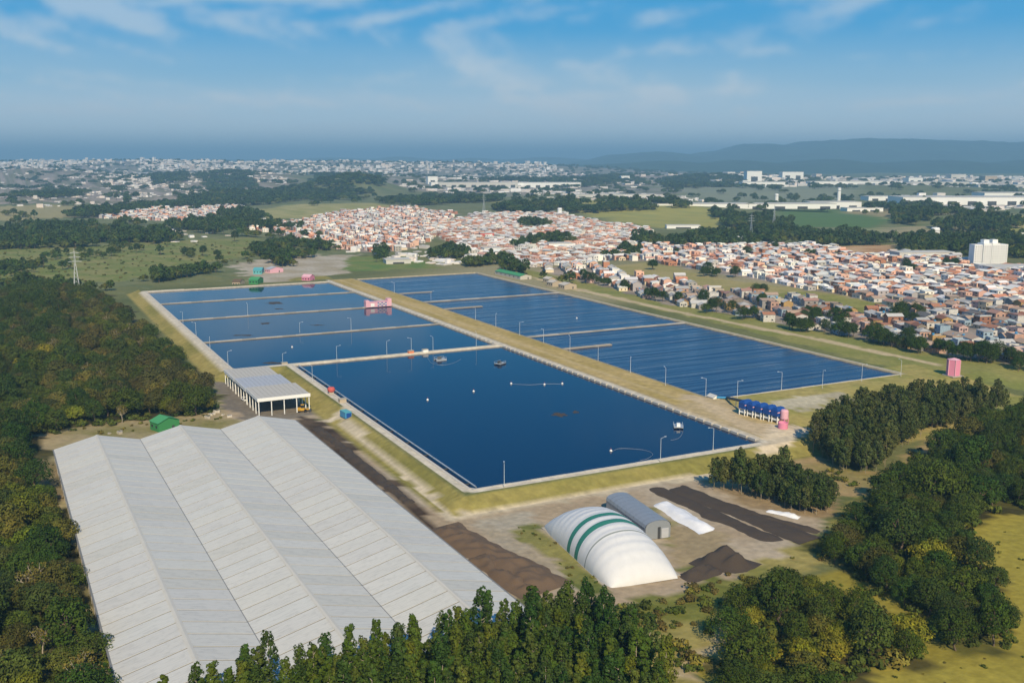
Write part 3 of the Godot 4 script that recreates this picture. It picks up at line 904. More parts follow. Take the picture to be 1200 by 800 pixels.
var WOODS := [
	poly([1465, -270, 1712, -67, 1559, 35, 1303, 84, 1220, -22, 1235, -255]),
	poly([2074, -52, 2499, 152, 3212, 532, 3092, 767, 2806, 829, 2576, 578, 2469, 212, 1964, 26]),
	poly([2453, 821, 2749, 1101, 2570, 1293, 2104, 1036, 2118, 797]),
	poly([1798, 875, 1881, 974, 1717, 1118, 1700, 1330, 1497, 1228, 1536, 1006, 1649, 856]),
	poly([1010, 736, 1013, 847, 1010, 1024, 886, 1096, 798, 1078, 761, 943, 856, 856, 878, 746]),
	poly([770, 894, 774, 1052, 810, 1206, 691, 1252, 592, 1308, 406, 1015, 480, 933, 598, 892, 724, 1015]),
	poly([1426, 1221, 1273, 1253, 1127, 1188, 1029, 1079, 1147, 1042]),
	poly([858, 331, 960, 398, 915, 430, 792, 366, 789, 326]),
	poly([738, 341, 705, 364, 617, 351, 492, 349, 519, 337, 632, 338]),
	poly([920, 478, 1099, 638, 1000, 643, 916, 607, 919, 539]),
	poly([925, 687, 970, 814, 927, 899, 798, 937, 809, 785, 842, 660]),
	poly([804, 539, 820, 617, 748, 596, 713, 521]),
	poly([804, 343, 849, 399, 794, 409, 687, 361, 687, 323]),
	poly([762, -154, 745, -47, 858, 105, 920, 161, 833, 154, 803, 56, 693, -60, 694, -154]),
	poly([1071, 152, 1184, 247, 999, 263, 917, 215, 919, 139]),
	poly([1619, 115, 1760, 234, 1519, 312, 1277, 210, 1441, 132]),
	poly([1400, 6, 1482, 96, 1244, 94, 1218, 13]),
	poly([2880, 683, 4880, 1363, 4767, 1583, 3204, 1123, 2651, 835]),
	poly([4179, 1954, 4976, 3138, 4094, 2908, 3446, 2103]),
	poly([4073, 2948, 4571, 3933, 3123, 2737, 2897, 2160]),
	poly([3303, -148, 3764, 22, 3500, 147, 2943, -14]),
	poly([4808, 718, 5468, 1112, 3839, 791, 3702, 578]), poly([5732, 594, 6131, 867, 4357, 605, 4278, 467]), poly([3242, 656, 3767, 931, 3014, 746, 2930, 585]),
	poly([1204, 1518, 1278, 1816, 1131, 1663, 950, 1328, 1004, 1323]),
	poly([1595, 1536, 1637, 1743, 1538, 1648, 1494, 1473]), poly([1554, 1807, 1640, 2293, 1472, 2068, 1422, 1698]),
	poly([1978, 284, 2086, 394, 1737, 341, 1717, 256]), poly([1052, 1445, 1015, 1519, 867, 1493, 759, 1346, 891, 1302]),
	poly([956, 292, 972, 317, 840, 272, 827, 252]), poly([1383, 739, 1383, 795, 1250, 739, 1255, 681]), poly([959, -154, 962, -100, 904, -85, 892, -154]),
]

var TOWN := [
	[poly([641, 375, 676, 462, 583, 454, 483, 453, 368, 462, 293, 473, 216, 484, 155, 456, 51, 484, -4, 394, 78, 379, 112, 369, 154, 364, 205, 364, 241, 358, 285, 358, 362, 346, 499, 363]), 0.42],
	[poly([710, 482, 852, 610, 867, 769, 764, 905, 611, 815, 567, 903, 398, 853, 295, 884, 51, 484, 155, 456, 216, 484, 402, 524, 509, 528, 661, 535]), 0.2],
	[poly([1397, 551, 1714, 803, 1569, 940, 1137, 865, 920, 730, 852, 610, 676, 462, 661, 374, 849, 399, 1096, 456]), -0.3],
	[poly([1616, 337, 1994, 575, 2045, 745, 1767, 774, 1431, 590, 1105, 439, 962, 336, 960, 286, 1095, 255, 1312, 260, 1616, 226, 1803, 276]), 0.1],
	[poly([2036, 23, 2685, 240, 2691, 481, 2019, 359, 1731, 228, 1860, 99]), 0.5],
]


# ---------------------------------------------------------------- the lagoons

func slab_on(a: Vector2, b: Vector2, wide: float, y0: float, y1: float) -> Shape:
	# an upright-sided slab from a to b in site coordinates
	var s := Shape.new()
	var d := (b - a).normalized()
	var o := Vector2(-d.y, d.x) * wide * 0.5
	var q := [a - o, b - o, b + o, a + o]
	var lo := []
	var hi := []
	for e in q:
		lo.append(W(e.x, e.y, y0)); hi.append(W(e.x, e.y, y1))
	if (lo[1] - lo[0]).cross(lo[2] - lo[0]).y < 0:
		lo.reverse(); hi.reverse()
	s.quad(hi[0], hi[1], hi[2], hi[3])
	for k in 4:
		var j := (k + 1) % 4
		s.quad(lo[k], lo[j], hi[j], hi[k])
	return s

func water_sheet(called: String, u0: float, u1: float, v0: float, v1: float, y: float, m: Material, tile: Vector2) -> void:
	var s := Shape.new()
	var nu := int((u1 - u0) / 12.0) + 1
	var nv := int((v1 - v0) / 12.0) + 1
	for a in nu + 1:
		for b in nv + 1:
			var u := lerpf(u0, u1, float(a) / nu)
			var v := lerpf(v0, v1, float(b) / nv)
			s.p.append(W(u, v, y)); s.n.append(Vector3.UP); s.c.append(Color.WHITE)
			s.t.append(Vector2(W(u, v).x / tile.x, W(u, v).z / tile.y))
	for a in nu:
		for b in nv:
			var k := a * (nv + 1) + b
			s.i.append_array([k, k + nv + 1, k + 1, k + 1, k + nv + 1, k + nv + 2])
	struct(called, s, m)

func swell(x: float, z: float) -> float:
	var u := x * AXIS_U.x + z * AXIS_U.y
	var v := x * AXIS_V.x + z * AXIS_V.y
	return n_mid.get_noise_2d(u * 4.6, v * 0.12) * 0.3 + n_mid.get_noise_2d(u * 11.0 + 90.0, v * 0.4) * 0.06 + n_mid.get_noise_2d(u * 0.7, v * 0.3 + 40.0) * 0.12

func wind_lagoon() -> void:
	# wind-driven waves, long crests across the wind
	var s := Shape.new()
	var nu := 420
	var nv := 92
	for a in nu + 1:
		for b in nv + 1:
			var w := W(lerpf(71.0, 649.0, float(a) / nu), lerpf(167.0, 303.0, float(b) / nv))
			var h := swell(w.x, w.z)
			s.p.append(Vector3(w.x, WATER + h * 0.6, w.z))
			s.n.append(Vector3(h - swell(w.x + 0.5, w.z), 0.5, h - swell(w.x, w.z + 0.5)).normalized())
			s.c.append(Color.WHITE)
			s.t.append(Vector2(w.x / 40.0, w.z / 14.0))
	for a in nu:
		for b in nv:
			var k := a * (nv + 1) + b
			s.i.append_array([k, k + nv + 1, k + 1, k + 1, k + nv + 1, k + nv + 2])
	struct("wind_water", s, M.wind_water)

func lamp_post(q: Vector2, h: float, toward: float) -> void:
	var b := basin(q.x, q.y)
	var y := height(q.x, q.y)
	for w in [255.9, 355.0, 458.5, 556.0, 276.0, 466.0]:
		if absf(q.x - w) < 6.0 and b < 0.5:
			q.x = w
			y = 3.75
	var o := thing("lamp_post", "slender pale grey lamp post with one arm on a lagoon bank", "lamp post", W(q.x, q.y, y - 0.05), toward, "lamp posts round the lagoons")
	if not mesh_cache.has("pole"):
		var s := Shape.new()
		s.tube(Vector3.ZERO, Vector3(0, 9.4, 0), 0.12, 0.08, 6)
		mesh_cache.pole = s.mesh()
		s = Shape.new()
		s.tube(Vector3(0, 9.2, 0), Vector3(1.9, 9.7, 0), 0.07, 0.05, 5)
		mesh_cache.arm = s.mesh()
		s = Shape.new()
		s.box(Vector3(2.2, 9.72, 0), Vector3(0.9, 0.16, 0.35))
		mesh_cache.lamp_head = s.mesh()
		s = Shape.new()
		s.box(Vector3(0, 0.2, 0), Vector3(0.6, 0.4, 0.6))
		mesh_cache.footing = s.mesh()
	part("footing", mesh_cache.footing, M.concrete, o)
	part("pole", mesh_cache.pole, M.lamp_pole, o)
	part("arm", mesh_cache.arm, M.lamp_pole, o)
	part("lamp_head", mesh_cache.lamp_head, M.lamp_pole, o)
	o.scale.y = h / 9.4

func make_lagoons() -> void:
	water_sheet("lagoon_water", -1.0, 255.0, -1.0, 139.0, WATER, M.pond_water, Vector2(46, 30))
	water_sheet("strip_water", 257.0, 641.0, -35.0, 138.0, WATER, M.pond_water, Vector2(60, 34))
	wind_lagoon()
	# baffles between the lagoons
	var walls := [
		[Vector2(256, -38), Vector2(256, 139), 3.6, "pale concrete causeway between the big lagoon and the nearest strip lagoon"],
		[Vector2(355, -36), Vector2(355, 139), 2.2, "narrow concrete baffle between the first two strip lagoons beyond the causeway"],
		[Vector2(458.5, -36), Vector2(458.5, 139), 2.6, "concrete baffle carrying the pink machine house across the strip lagoons"],
		[Vector2(556, -36), Vector2(556, 139), 2.4, "farthest concrete baffle across the strip lagoons"],
		[Vector2(276, 166), Vector2(276, 304), 2.8, "pale concrete baffle across the rippled lagoons, end lagoon to middle one"],
		[Vector2(466, 166), Vector2(466, 304), 3.2, "concrete baffle between the middle and the far rippled lagoon"],
		[Vector2(226, 166), Vector2(226, 205), 3.4, "short tan jetty reaching out into the end rippled lagoon"],
		[Vector2(421, 166), Vector2(421, 203), 3.4, "short tan jetty reaching out into the middle rippled lagoon"],
		[Vector2(526, 166), Vector2(526, 201), 2.6, "short tan jetty reaching out into the far rippled lagoon"],
	]
	for k in walls.size():
		var w: Array = walls[k]
		var jetty := k > 5
		var o := thing("jetty" if jetty else "baffle_wall", w[3], "jetty" if jetty else "wall", Vector3.ZERO)
		part("wall", slab_on(w[0], w[1], w[2] * 0.8, 0.5, 3.55).mesh(), M.concrete, o)
		var n := int(w[0].distance_to(w[1]) / (13.0 if jetty else 9.0))
		for j in n:
			var a: Vector2 = w[0].lerp(w[1], (j + 0.01) / n)
			var b: Vector2 = w[0].lerp(w[1], (j + 0.99) / n)
			part("deck_slab", slab_on(a, b, w[2] * (1.0 + 0.04 * sin(j * 2.1)), 3.55, 3.75 + 0.04 * sin(j * 3.7)).mesh(), M.sand if jetty else (M.pale_concrete if j % 3 else M.concrete), o)
	# kerbs of separate concrete slabs along the water
	var kerbs := [
		["slab_kerb", "row of pale concrete slabs along the water foot of the central grass dyke", Vector2(4, 138.6), Vector2(252, 138.6), 2.6, 6.0, 0.72],
		["slab_kerb", "dashed row of pale slabs on the dyke beside the strip lagoons", Vector2(262, 138.0), Vector2(638, 138.0), 2.6, 6.8, 0.62],
		["lagoon_kerb", "long pale kerb along the big lagoon's edge facing the white dome", Vector2(-0.9, 0), Vector2(-0.9, 136), 1.2, 8.0, 0.985],
		["lagoon_kerb", "pale kerb along the big lagoon's edge facing the gabled shed", Vector2(0, -0.9), Vector2(253, -0.9), 1.2, 8.0, 0.985],
		["lagoon_kerb", "pale kerb along the strip lagoons' edge facing the wood", Vector2(259, -34.9), Vector2(640, -34.9), 1.2, 9.0, 0.985],
		["lagoon_kerb", "pale kerb at the strip lagoons' end by the coloured pavilions", Vector2(641, -33), Vector2(641, 136), 1.2, 9.0, 0.985],
		["lagoon_kerb", "pale kerb along the rippled lagoons on the town side", Vector2(74, 302.9), Vector2(647, 302.9), 1.0, 9.0, 0.985],
		["lagoon_kerb", "pale kerb at the rippled lagoon's end by the blue presses", Vector2(71.1, 170), Vector2(71.1, 301), 1.0, 9.0, 0.985],
	]
	for w in kerbs:
		var o := thing(w[0], w[1], "kerb", Vector3.ZERO)
		var n := int(w[2].distance_to(w[3]) / w[5])
		for j in n:
			var a: Vector2 = w[2].lerp(w[3], float(j) / n)
			var b: Vector2 = w[2].lerp(w[3], (j + w[6]) / n)
			part("slab", slab_on(a, b, w[4], 2.4, CREST + 0.16 + 0.05 * sin(j * 2.3)).mesh(), M.pale_concrete, o)
	# the pipe along the big lagoon
	var pipe := thing("lagoon_pipe", "long grey pipe on brackets along the big lagoon's edge by the shed", "pipe", Vector3.ZERO)
	for j in 12:
		var s := Shape.new()
		s.tube(W(2 + j * 20.8, 2.6, 3.85), W(2 + (j + 0.98) * 20.8, 2.6, 3.85), 0.32, 0.32, 8)
		part("pipe_length", s.mesh(), M.steel, pipe)
		part("bracket", slab_on(Vector2(8 + j * 20.8, -0.8), Vector2(8 + j * 20.8, 3.0), 0.4, 3.1, 3.5).mesh(), M.dark_metal, pipe)
	for q in [Vector2(-3.7, 11.5), Vector2(-3.8, 81.8), Vector2(-0.0, 111.3), Vector2(75.8, 166.2), Vector2(65.6, 178.2), Vector2(71.5, 212.6), Vector2(64.7, 234.7), Vector2(67.3, 265.9), Vector2(66.9, 295.4), Vector2(105.8, 162.7), Vector2(141.4, 164.0), Vector2(178.5, 165.5), Vector2(211.7, 165.3), Vector2(245.0, 164.6), Vector2(277.8, 163.9), Vector2(316.8, 164.7), Vector2(351.4, 164.5), Vector2(478.6, 180.8), Vector2(524.8, 164.1), Vector2(260.8, 59.5), Vector2(260.4, 75.8), Vector2(259.3, 90.5), Vector2(255.5, 120.6), Vector2(263.2, -3.8), Vector2(260.4, 27.4), Vector2(266.6, -35.3), Vector2(320.3, -35.8), Vector2(378.7, -34.5), Vector2(366.8, 34.5), Vector2(201.7, -3.0), Vector2(447.2, -32.5), Vector2(458.6, 18.1), Vector2(357.5, 68.5)]:
		lamp_post(q, 8.8 + rng.randf() * 1.2, rng.randf() * TAU)
	# floating things
	for k in 3:
		var q: Vector2 = [Vector2(230.8, 84.9), Vector2(202.8, 111.8), Vector2(38.2, 121.5)][k]
		var o := thing("pump_pontoon", ["grey pump raft near the causeway with a hose arc beside it", "dark pump raft riding before the central dyke's kerb slabs", "pale pump raft moored where the lagoon narrows to its corner"][k], "raft", W(q.x, q.y, WATER - 0.2), SITE_YAW + k * 0.5, "pump rafts on the big lagoon")
		for e in [-1.6, 1.6]:
			var s := Shape.new()
			s.tube(Vector3(-3.4, 0.35, e), Vector3(3.4, 0.35, e), 0.45, 0.45, 8)
			part("float", s.mesh(), M.dark_metal if k == 1 else M.steel, o)
		part("deck", boxm(Vector3(6.4, 0.2, 4.2)), M.steel, o, Vector3(0, 0.95, 0))
		part("pump_housing", boxm(Vector3(2.2, 1.3, 1.6)), M.dark_metal if k < 2 else M.white_paint, o, Vector3(-0.6, 1.7, 0))
		var rail := Shape.new()
		for e in [Vector3(-3.1, 0, -2), Vector3(3.1, 0, -2), Vector3(3.1, 0, 2), Vector3(-3.1, 0, 2)]:
			rail.tube(e + Vector3(0, 1, 0), e + Vector3(0, 2.1, 0), 0.06, 0.06, 4)
		rail.tube(Vector3(-3.1, 2.1, -2), Vector3(3.1, 2.1, -2), 0.05, 0.05, 4)
		rail.tube(Vector3(-3.1, 2.1, 2), Vector3(3.1, 2.1, 2), 0.05, 0.05, 4)
		part("railing", rail.mesh(), M.lamp_pole, o)
	for q in [Vector2(152.7, 93.8), Vector2(140.0, 118.7), Vector2(145.5, 67.9), Vector2(138.9, 39.0), Vector2(142.6, 109.0), Vector2(332.7, 242.0), Vector2(313.5, 15.0), Vector2(20.2, 73.6)]:
		var o := thing("buoy", "small white buoy floating on the dark blue lagoon", "buoy", W(q.x, q.y, WATER - 0.25), 0, "white buoys on the lagoons")
		var s := Shape.new()
		s.lathe(Vector3.ZERO, [[0.0, 0.0], [0.4, 0.1], [0.6, 0.35], [0.6, 0.6], [0.35, 0.9], [0.12, 1.05]], 10)
		part("float", s.mesh(), M.white_paint, o)
		s = Shape.new()
		s.tube(Vector3(0, 1.0, 0), Vector3(0, 1.9, 0), 0.08, 0.05, 5)
		part("stem", s.mesh(), M.red_paint, o)
	var hoses := [
		["thin pale floating hose curving between two buoys", [Vector2(152.7, 93.8), Vector2(146.4, 101.5), Vector2(144.1, 110.8), Vector2(140.0, 118.7)]],
		["pale floating hose looping beside the lagoon's kerb towards the raft in the corner", [Vector2(19.1, 72.9), Vector2(21.9, 78.5), Vector2(19.4, 83.3), Vector2(14.5, 87.4), Vector2(9.1, 87.1), Vector2(4.9, 82.1), Vector2(3.6, 76.9)]],
		["pale floating hose curling round the pump raft near the causeway", [Vector2(241.8, 81.0), Vector2(226.2, 76.9), Vector2(216.7, 78.9), Vector2(218.1, 87.3), Vector2(227.6, 97.2)]],
		["short pale hose trailing from the pump raft in the lagoon corner", [Vector2(37.0, 120.6), Vector2(30.3, 118.0), Vector2(23.2, 110.5), Vector2(22.5, 105.9)]],
	]
	for h in hoses:
		var s := Shape.new()
		var c := Curve3D.new()
		for k in h[1].size():
			var a: Vector2 = h[1][maxi(k - 1, 0)]
			var b: Vector2 = h[1][mini(k + 1, h[1].size() - 1)]
			var t := (W(b.x, b.y) - W(a.x, a.y)) / 6.0
			c.add_point(W(h[1][k].x, h[1][k].y, WATER + 0.06), -t, t)
		var pts := c.tessellate_even_length(4, 3.0)
		for k in pts.size() - 1:
			s.tube(pts[k], pts[k + 1], 0.05, 0.05, 5, false)
		tag(part("floating_hose", s.mesh(), M.steel, self), h[0], "hose", "floating hoses on the big lagoon")
	# mats of dark scum drifting on the strip lagoons
	for e in [[Vector2(521.6, 54.1), 7.0, 4.0], [Vector2(485.7, 48.9), 3.5, 1.6], [Vector2(417.6, 21.7), 3.0, 2.0], [Vector2(373.1, -3.6), 7.0, 1.4], [Vector2(392.1, 54.7), 4.0, 1.4], [Vector2(83.1, 84.2), 3.4, 2.2], [Vector2(83.7, 94.0), 1.8, 1.4], [Vector2(268.1, -8.3), 6.0, 1.4]]:
		var s := Shape.new()
		var q: Vector2 = e[0]
		var ring := []
		for k in 22:
			var w := TAU * k / 22.0
			var r := 1.0 + 0.45 * n_fine.get_noise_2d(q.x + cos(w) * 6.0, q.y + sin(w) * 6.0) * 2.0
			ring.append(W(q.x, q.y, WATER + 0.03) + Vector3(cos(w) * e[1] * r, 0, sin(w) * e[2] * 1.6 * r))
		for k in 22:
			s.tri(W(q.x, q.y, WATER + 0.08), ring[(k + 1) % 22], ring[k])
		tag(part("scum_mat", s.mesh(), M.dark_compost, self), "dark mat of scum drifting on a blue lagoon", "scum", "scum mats on the lagoons")


# ---------------------------------------------------------------- sheds, dome and yard

func make_gabled_shed() -> void:
	var yaw := SITE_YAW + 0.0175
	var o := thing("gabled_shed", "vast white shed with three parallel gabled roofs of translucent panels", "shed", W(3.5, -82.9, 0), yaw)
	var half := 16.9
	var eave := 6.0
	var ridge := 10.0
	var bay := 7.45
	var bays := 31
	var z0 := -bay * bays * 0.5
	var lap := 0.42
	var slopes := []
	for side in [0, 1]:
		var s := Shape.new()
		var a := Vector3(0.12, eave if side == 0 else ridge, 0)
		var b := Vector3(half - 0.12, ridge if side == 0 else eave, 0)
		var d := Vector3(0, 0.11, 0)
		var e := Vector3(0, 0, bay - lap)
		s.quad(a + d + e, b + d + e, b + d, a + d, 1.0, 1.0)
		s.quad(a, b, b + e, a + e)
		s.quad(a + e, b + e, b + e + d, a + e + d)
		s.quad(b, a, a + d, b + d)
		s.quad(a, a + e, a + e + d, a + d)
		s.quad(b + e, b, b + d, b + e + d)
		slopes.append(s.mesh())
	var rafter := []
	for side in [0, 1]:
		var s := Shape.new()
		var a := Vector3(0.1, (eave if side == 0 else ridge) - 0.05, 0)
		var b := Vector3(half - 0.1, (ridge if side == 0 else eave) - 0.05, 0)
		var e := Vector3(0, 0, 0.3)
		s.quad(a + e, b + e, b - e, a - e)
		s.quad(a - Vector3(0, 0.4, 0) - e, b - Vector3(0, 0.4, 0) - e, b - Vector3(0, 0.4, 0) + e, a - Vector3(0, 0.4, 0) + e)
		s.quad(a + e - Vector3(0, 0.4, 0), b + e - Vector3(0, 0.4, 0), b + e, a + e)
		s.quad(b - e - Vector3(0, 0.4, 0), a - e - Vector3(0, 0.4, 0), a - e, b - e)
		rafter.append(s.mesh())
	for g in 6:
		var x := -3 * half * 2.0 / 2.0 + g * half
		for k in bays:
			part("roof_panel", slopes[g % 2], M["roof_panel%d" % (rng.randi() % 8)], o, Vector3(x, 0, z0 + k * bay + lap * 0.5))
		for k in bays + 1:
			part("rafter", rafter[g % 2], M.rib_grey, o, Vector3(x, 0, z0 + k * bay))
	var length := bay * bays
	for g in 3:
		var s := Shape.new()
		var x := -3 * half + half * (2 * g + 1)
		s.quad(Vector3(x - 0.7, ridge + 0.08, z0 + length), Vector3(x, ridge + 0.27, z0 + length), Vector3(x, ridge + 0.27, z0), Vector3(x - 0.7, ridge + 0.08, z0))
		s.quad(Vector3(x, ridge + 0.27, z0 + length), Vector3(x + 0.7, ridge + 0.08, z0 + length), Vector3(x + 0.7, ridge + 0.08, z0), Vector3(x, ridge + 0.27, z0))
		part("ridge_cap", s.mesh(), M.roof_white, o)
		for e in [z0, z0 + length]:
			s = Shape.new()
			var f := 0.25 if e > 0 else -0.25
			var a := Vector3(x - half, eave, e + f)
			var b := Vector3(x + half, eave, e + f)
			var c := Vector3(x, ridge, e + f)
			if e > 0:
				s.tri(a, b, c)
			else:
				s.tri(b, a, c)
			part("gable_end", s.mesh(), M.wall_white, o)
	for g in 4:
		part("gutter", boxm(Vector3(0.75, 0.3, length)), M.gutter, o, Vector3(-3 * half + g * half * 2, eave - 0.05, 0))
	for k in bays + 1:
		for e in [-3 * half + 0.3, 3 * half - 0.3]:
			part("post", boxm(Vector3(0.35, eave - 0.2, 0.35)), M.wall_white, o, Vector3(e, (eave - 0.2) / 2.0, z0 + k * bay))
	for k in bays:
		for e in [-3 * half + 0.3, 3 * half - 0.3]:
			if e < 0 and k % 5 == 2:
				part("wall_panel", boxm(Vector3(0.2, 5.0, bay - 0.4)), M.wall_white, o, Vector3(e, 2.5, z0 + (k + 0.5) * bay))
			else:
				part("low_wall", boxm(Vector3(0.25, 1.8, bay - 0.4)), M.concrete, o, Vector3(e, 0.9, z0 + (k + 0.5) * bay))

func make_canopy() -> void:
	var o := thing("open_canopy", "open-sided canopy of three flat grey roofs on white columns", "canopy", W(197, -31, 0), SITE_YAW)
	var wide := 24.0
	for k in 3:
		var z := 27.5 - 27.5 * k
		var y: float = [9.0, 8.4, 8.0][k]
		var ww: float = wide + [1.8, 0.6, 0.0][k]
		var xoff: float = (ww - wide) * 0.5
		var roof := Shape.new()
		for j in 11:
			roof.box(Vector3(xoff + (j - 5) * ww / 11.0, y + 0.05, z), Vector3(ww / 11.0 - 0.12, 0.16, 27.2))
		roof.box(Vector3(xoff, y - 0.1, z), Vector3(ww - 0.2, 0.12, 27.0))
		part("roof", roof.mesh(), [M.sheet_metal_beige, M.sheet_metal_blue, M.sheet_metal_beige][k], o)
		part("fascia", boxm(Vector3(ww + 0.5, 1.7, 0.14)), M.white_paint, o, Vector3(xoff, y - 0.6, z + 13.72))
		part("side_fascia", boxm(Vector3(0.14, 1.7, 27.1)), M.white_paint, o, Vector3(xoff - ww * 0.5 - 0.1, y - 0.6, z))
		for j in 5:
			for e in 5:
				if e in [0, 4] or j == 0:
					part("column", boxm(Vector3(0.4, y - 0.3, 0.4)), M.white_paint, o, Vector3(xoff - ww * 0.5 + 0.4 + e * (ww - 0.8) / 4.0, (y - 0.3) / 2.0, z + 13.2 - j * 6.6))

func mound_mesh(a: Vector2, b: Vector2, wide: float, high: float, seed_: int, rough: float) -> ArrayMesh:
	# a heap with its ridge from a to b (local x, z), foot at y = -0.1
	var s := Shape.new()
	var d := b - a
	var l := d.length() + wide * 0.5
	d = d.normalized()
	var o := Vector2(-d.y, d.x)
	var nl := maxi(12, int(l / 1.2))
	var nw := 14
	var f := FastNoiseLite.new()
	f.seed = seed_
	f.frequency = 0.12
	f.fractal_octaves = 4
	var pts := []
	for k in nl + 1:
		for j in nw + 1:
			var x := (float(k) / nl * 2.0 - 1.0)
			var y := (float(j) / nw * 2.0 - 1.0)
			var c := (a + b) * 0.5 + d * x * l * 0.5
			var wob := 1.0 + 0.18 * f.get_noise_2d(c.x * 0.5 + 40.0 * signf(y), c.y * 0.5) * 2.0
			c += o * y * wide * 0.5 * wob
			var h := minf(1.0, (1.0 - absf(y)) * 1.35) * clampf((1.0 - absf(x)) * l / wide * 1.3, 0.0, 1.0)
			h = h * h * (3.0 - 2.0 * h)
			var top := high * h * (1.0 + rough * f.get_noise_2d(c.x * 1.3, c.y * 1.3) * 1.1) - 0.1
			pts.append(Vector3(c.x, maxf(top, -0.1), c.y))
	for e in pts:
		s.p.append(e); s.n.append(Vector3.ZERO); s.c.append(Color.WHITE); s.t.append(Vector2.ZERO)
	for k in nl:
		for j in nw:
			var e := k * (nw + 1) + j
			s.i.append_array([e, e + 1, e + nw + 1, e + 1, e + nw + 2, e + nw + 1])
	smooth_up(s)
	return s.mesh()

func smooth_up(s: Shape) -> void:
	# winds every face to look up and averages the normals
	for k in range(0, s.i.size(), 3):
		var g := (s.p[s.i[k + 2]] - s.p[s.i[k]]).cross(s.p[s.i[k + 1]] - s.p[s.i[k]])
		if g.y < 0:
			var e := s.i[k + 1]
			s.i[k + 1] = s.i[k + 2]
			s.i[k + 2] = e
			g = -g
		for j in 3:
			s.n[s.i[k + j]] += g
	for k in s.n.size():
		s.n[k] = s.n[k].normalized() if s.n[k].length_squared() > 0.0 else Vector3.UP

func heap(called: String, label: String, category: String, a: Vector2, b: Vector2, wide: float, high: float, m: Material, seed_: int, rough: float, group := "") -> void:
	var c := (a + b) * 0.5
	var o := part(called, mound_mesh(Vector2(a.y - c.y, -(a.x - c.x)), Vector2(b.y - c.y, -(b.x - c.x)), wide, high, seed_, rough), m, self, W(c.x, c.y, height(c.x, c.y)), SITE_YAW)
	tag(o, label, category, group)

func make_dome() -> void:
	# an air-filled membrane hall, long axis along local z
	var q := (Vector2(-88.9, 2.8) + Vector2(-91.8, 27.1)) * 0.5
	var yaw := SITE_YAW - 0.128
	var o := thing("membrane_dome", "white inflated membrane dome with two dark green bands", "dome", W(q.x + 26.6 * 0.992, q.y + 26.6 * 0.128, 0), yaw)
	var a := 12.6
	var b := 27.0
	var high := 11.5
	var f := FastNoiseLite.new()
	f.frequency = 0.16
	var strips := [[-27.0, -3.3, "membrane"], [-3.3, -0.9, "green_band"], [-0.9, 2.7, "membrane"], [2.7, 5.2, "green_band"], [5.2, 10.6, "membrane"], [10.6, 11.2, "seam_band"], [11.2, 27.0, "membrane"]]
	for st in strips:
		var s := Shape.new()
		var nl := maxi(2, int((st[1] - st[0]) / 0.7))
		var nw := 44
		for k in nl + 1:
			for j in nw + 1:
				var z := lerpf(st[0], st[1], float(k) / nl)
				var w := PI * j / nw
				s.p.append(dome_point(w, z, a, b, high, f))
				var e := 0.05
				var p1 := dome_point(w + e, z, a, b, high, f) - dome_point(w - e, z, a, b, high, f)
				var p2 := dome_point(w, minf(z + e, b), a, b, high, f) - dome_point(w, maxf(z - e, -b), a, b, high, f)
				var nn := p2.cross(p1).normalized()
				if nn.dot(Vector3(cos(w) * 0.3 * -1.0, 1, z / b * 0.3)) < 0:
					nn = -nn
				s.n.append(nn); s.c.append(Color.WHITE); s.t.append(Vector2.ZERO)
		for k in nl:
			for j in nw:
				var e := k * (nw + 1) + j
				s.i.append_array([e, e + 1, e + nw + 1, e + 1, e + nw + 2, e + nw + 1])
		fix_winding(s)
		part(st[2], s.mesh(), M.membrane_green if st[2] == "green_band" else (M.membrane_seam if st[2] == "seam_band" else M.membrane), o)
	part("footing", boxm(Vector3(a * 2 + 0.2, 0.3, b * 2 - 3)), M.concrete, o, Vector3(0, 0.05, 0))

func dome_point(w: float, z: float, a: float, b: float, high: float, f: FastNoiseLite) -> Vector3:
	var e := pow(maxf(0.0, 1.0 - pow(absf(z) / b, 2.2)), 0.6)
	var x := -cos(w)
	var y := maxf(0.0, sin(w))
	var xx := signf(x) * pow(absf(x), 0.92)
	var flare := lerpf(0.86, 1.0, clampf(e * 1.3, 0, 1))
	var rib := 0.10 * cos(z * TAU / 3.4) * y
	return Vector3(xx * a * flare, maxf(0.0, pow(y, 0.96) * high * e + rib * e + f.get_noise_2d(xx * a * 0.5, z * 0.8) * 0.16 * y * e), z)

func fix_winding(s: Shape) -> void:
	for k in range(0, s.i.size(), 3):
		var p0 := s.p[s.i[k]]
		var g := (s.p[s.i[k + 2]] - p0).cross(s.p[s.i[k + 1]] - p0)
		if g.dot(s.n[s.i[k]] + s.n[s.i[k + 1]] + s.n[s.i[k + 2]]) < 0:
			var e := s.i[k + 1]
			s.i[k + 1] = s.i[k + 2]
			s.i[k + 2] = e

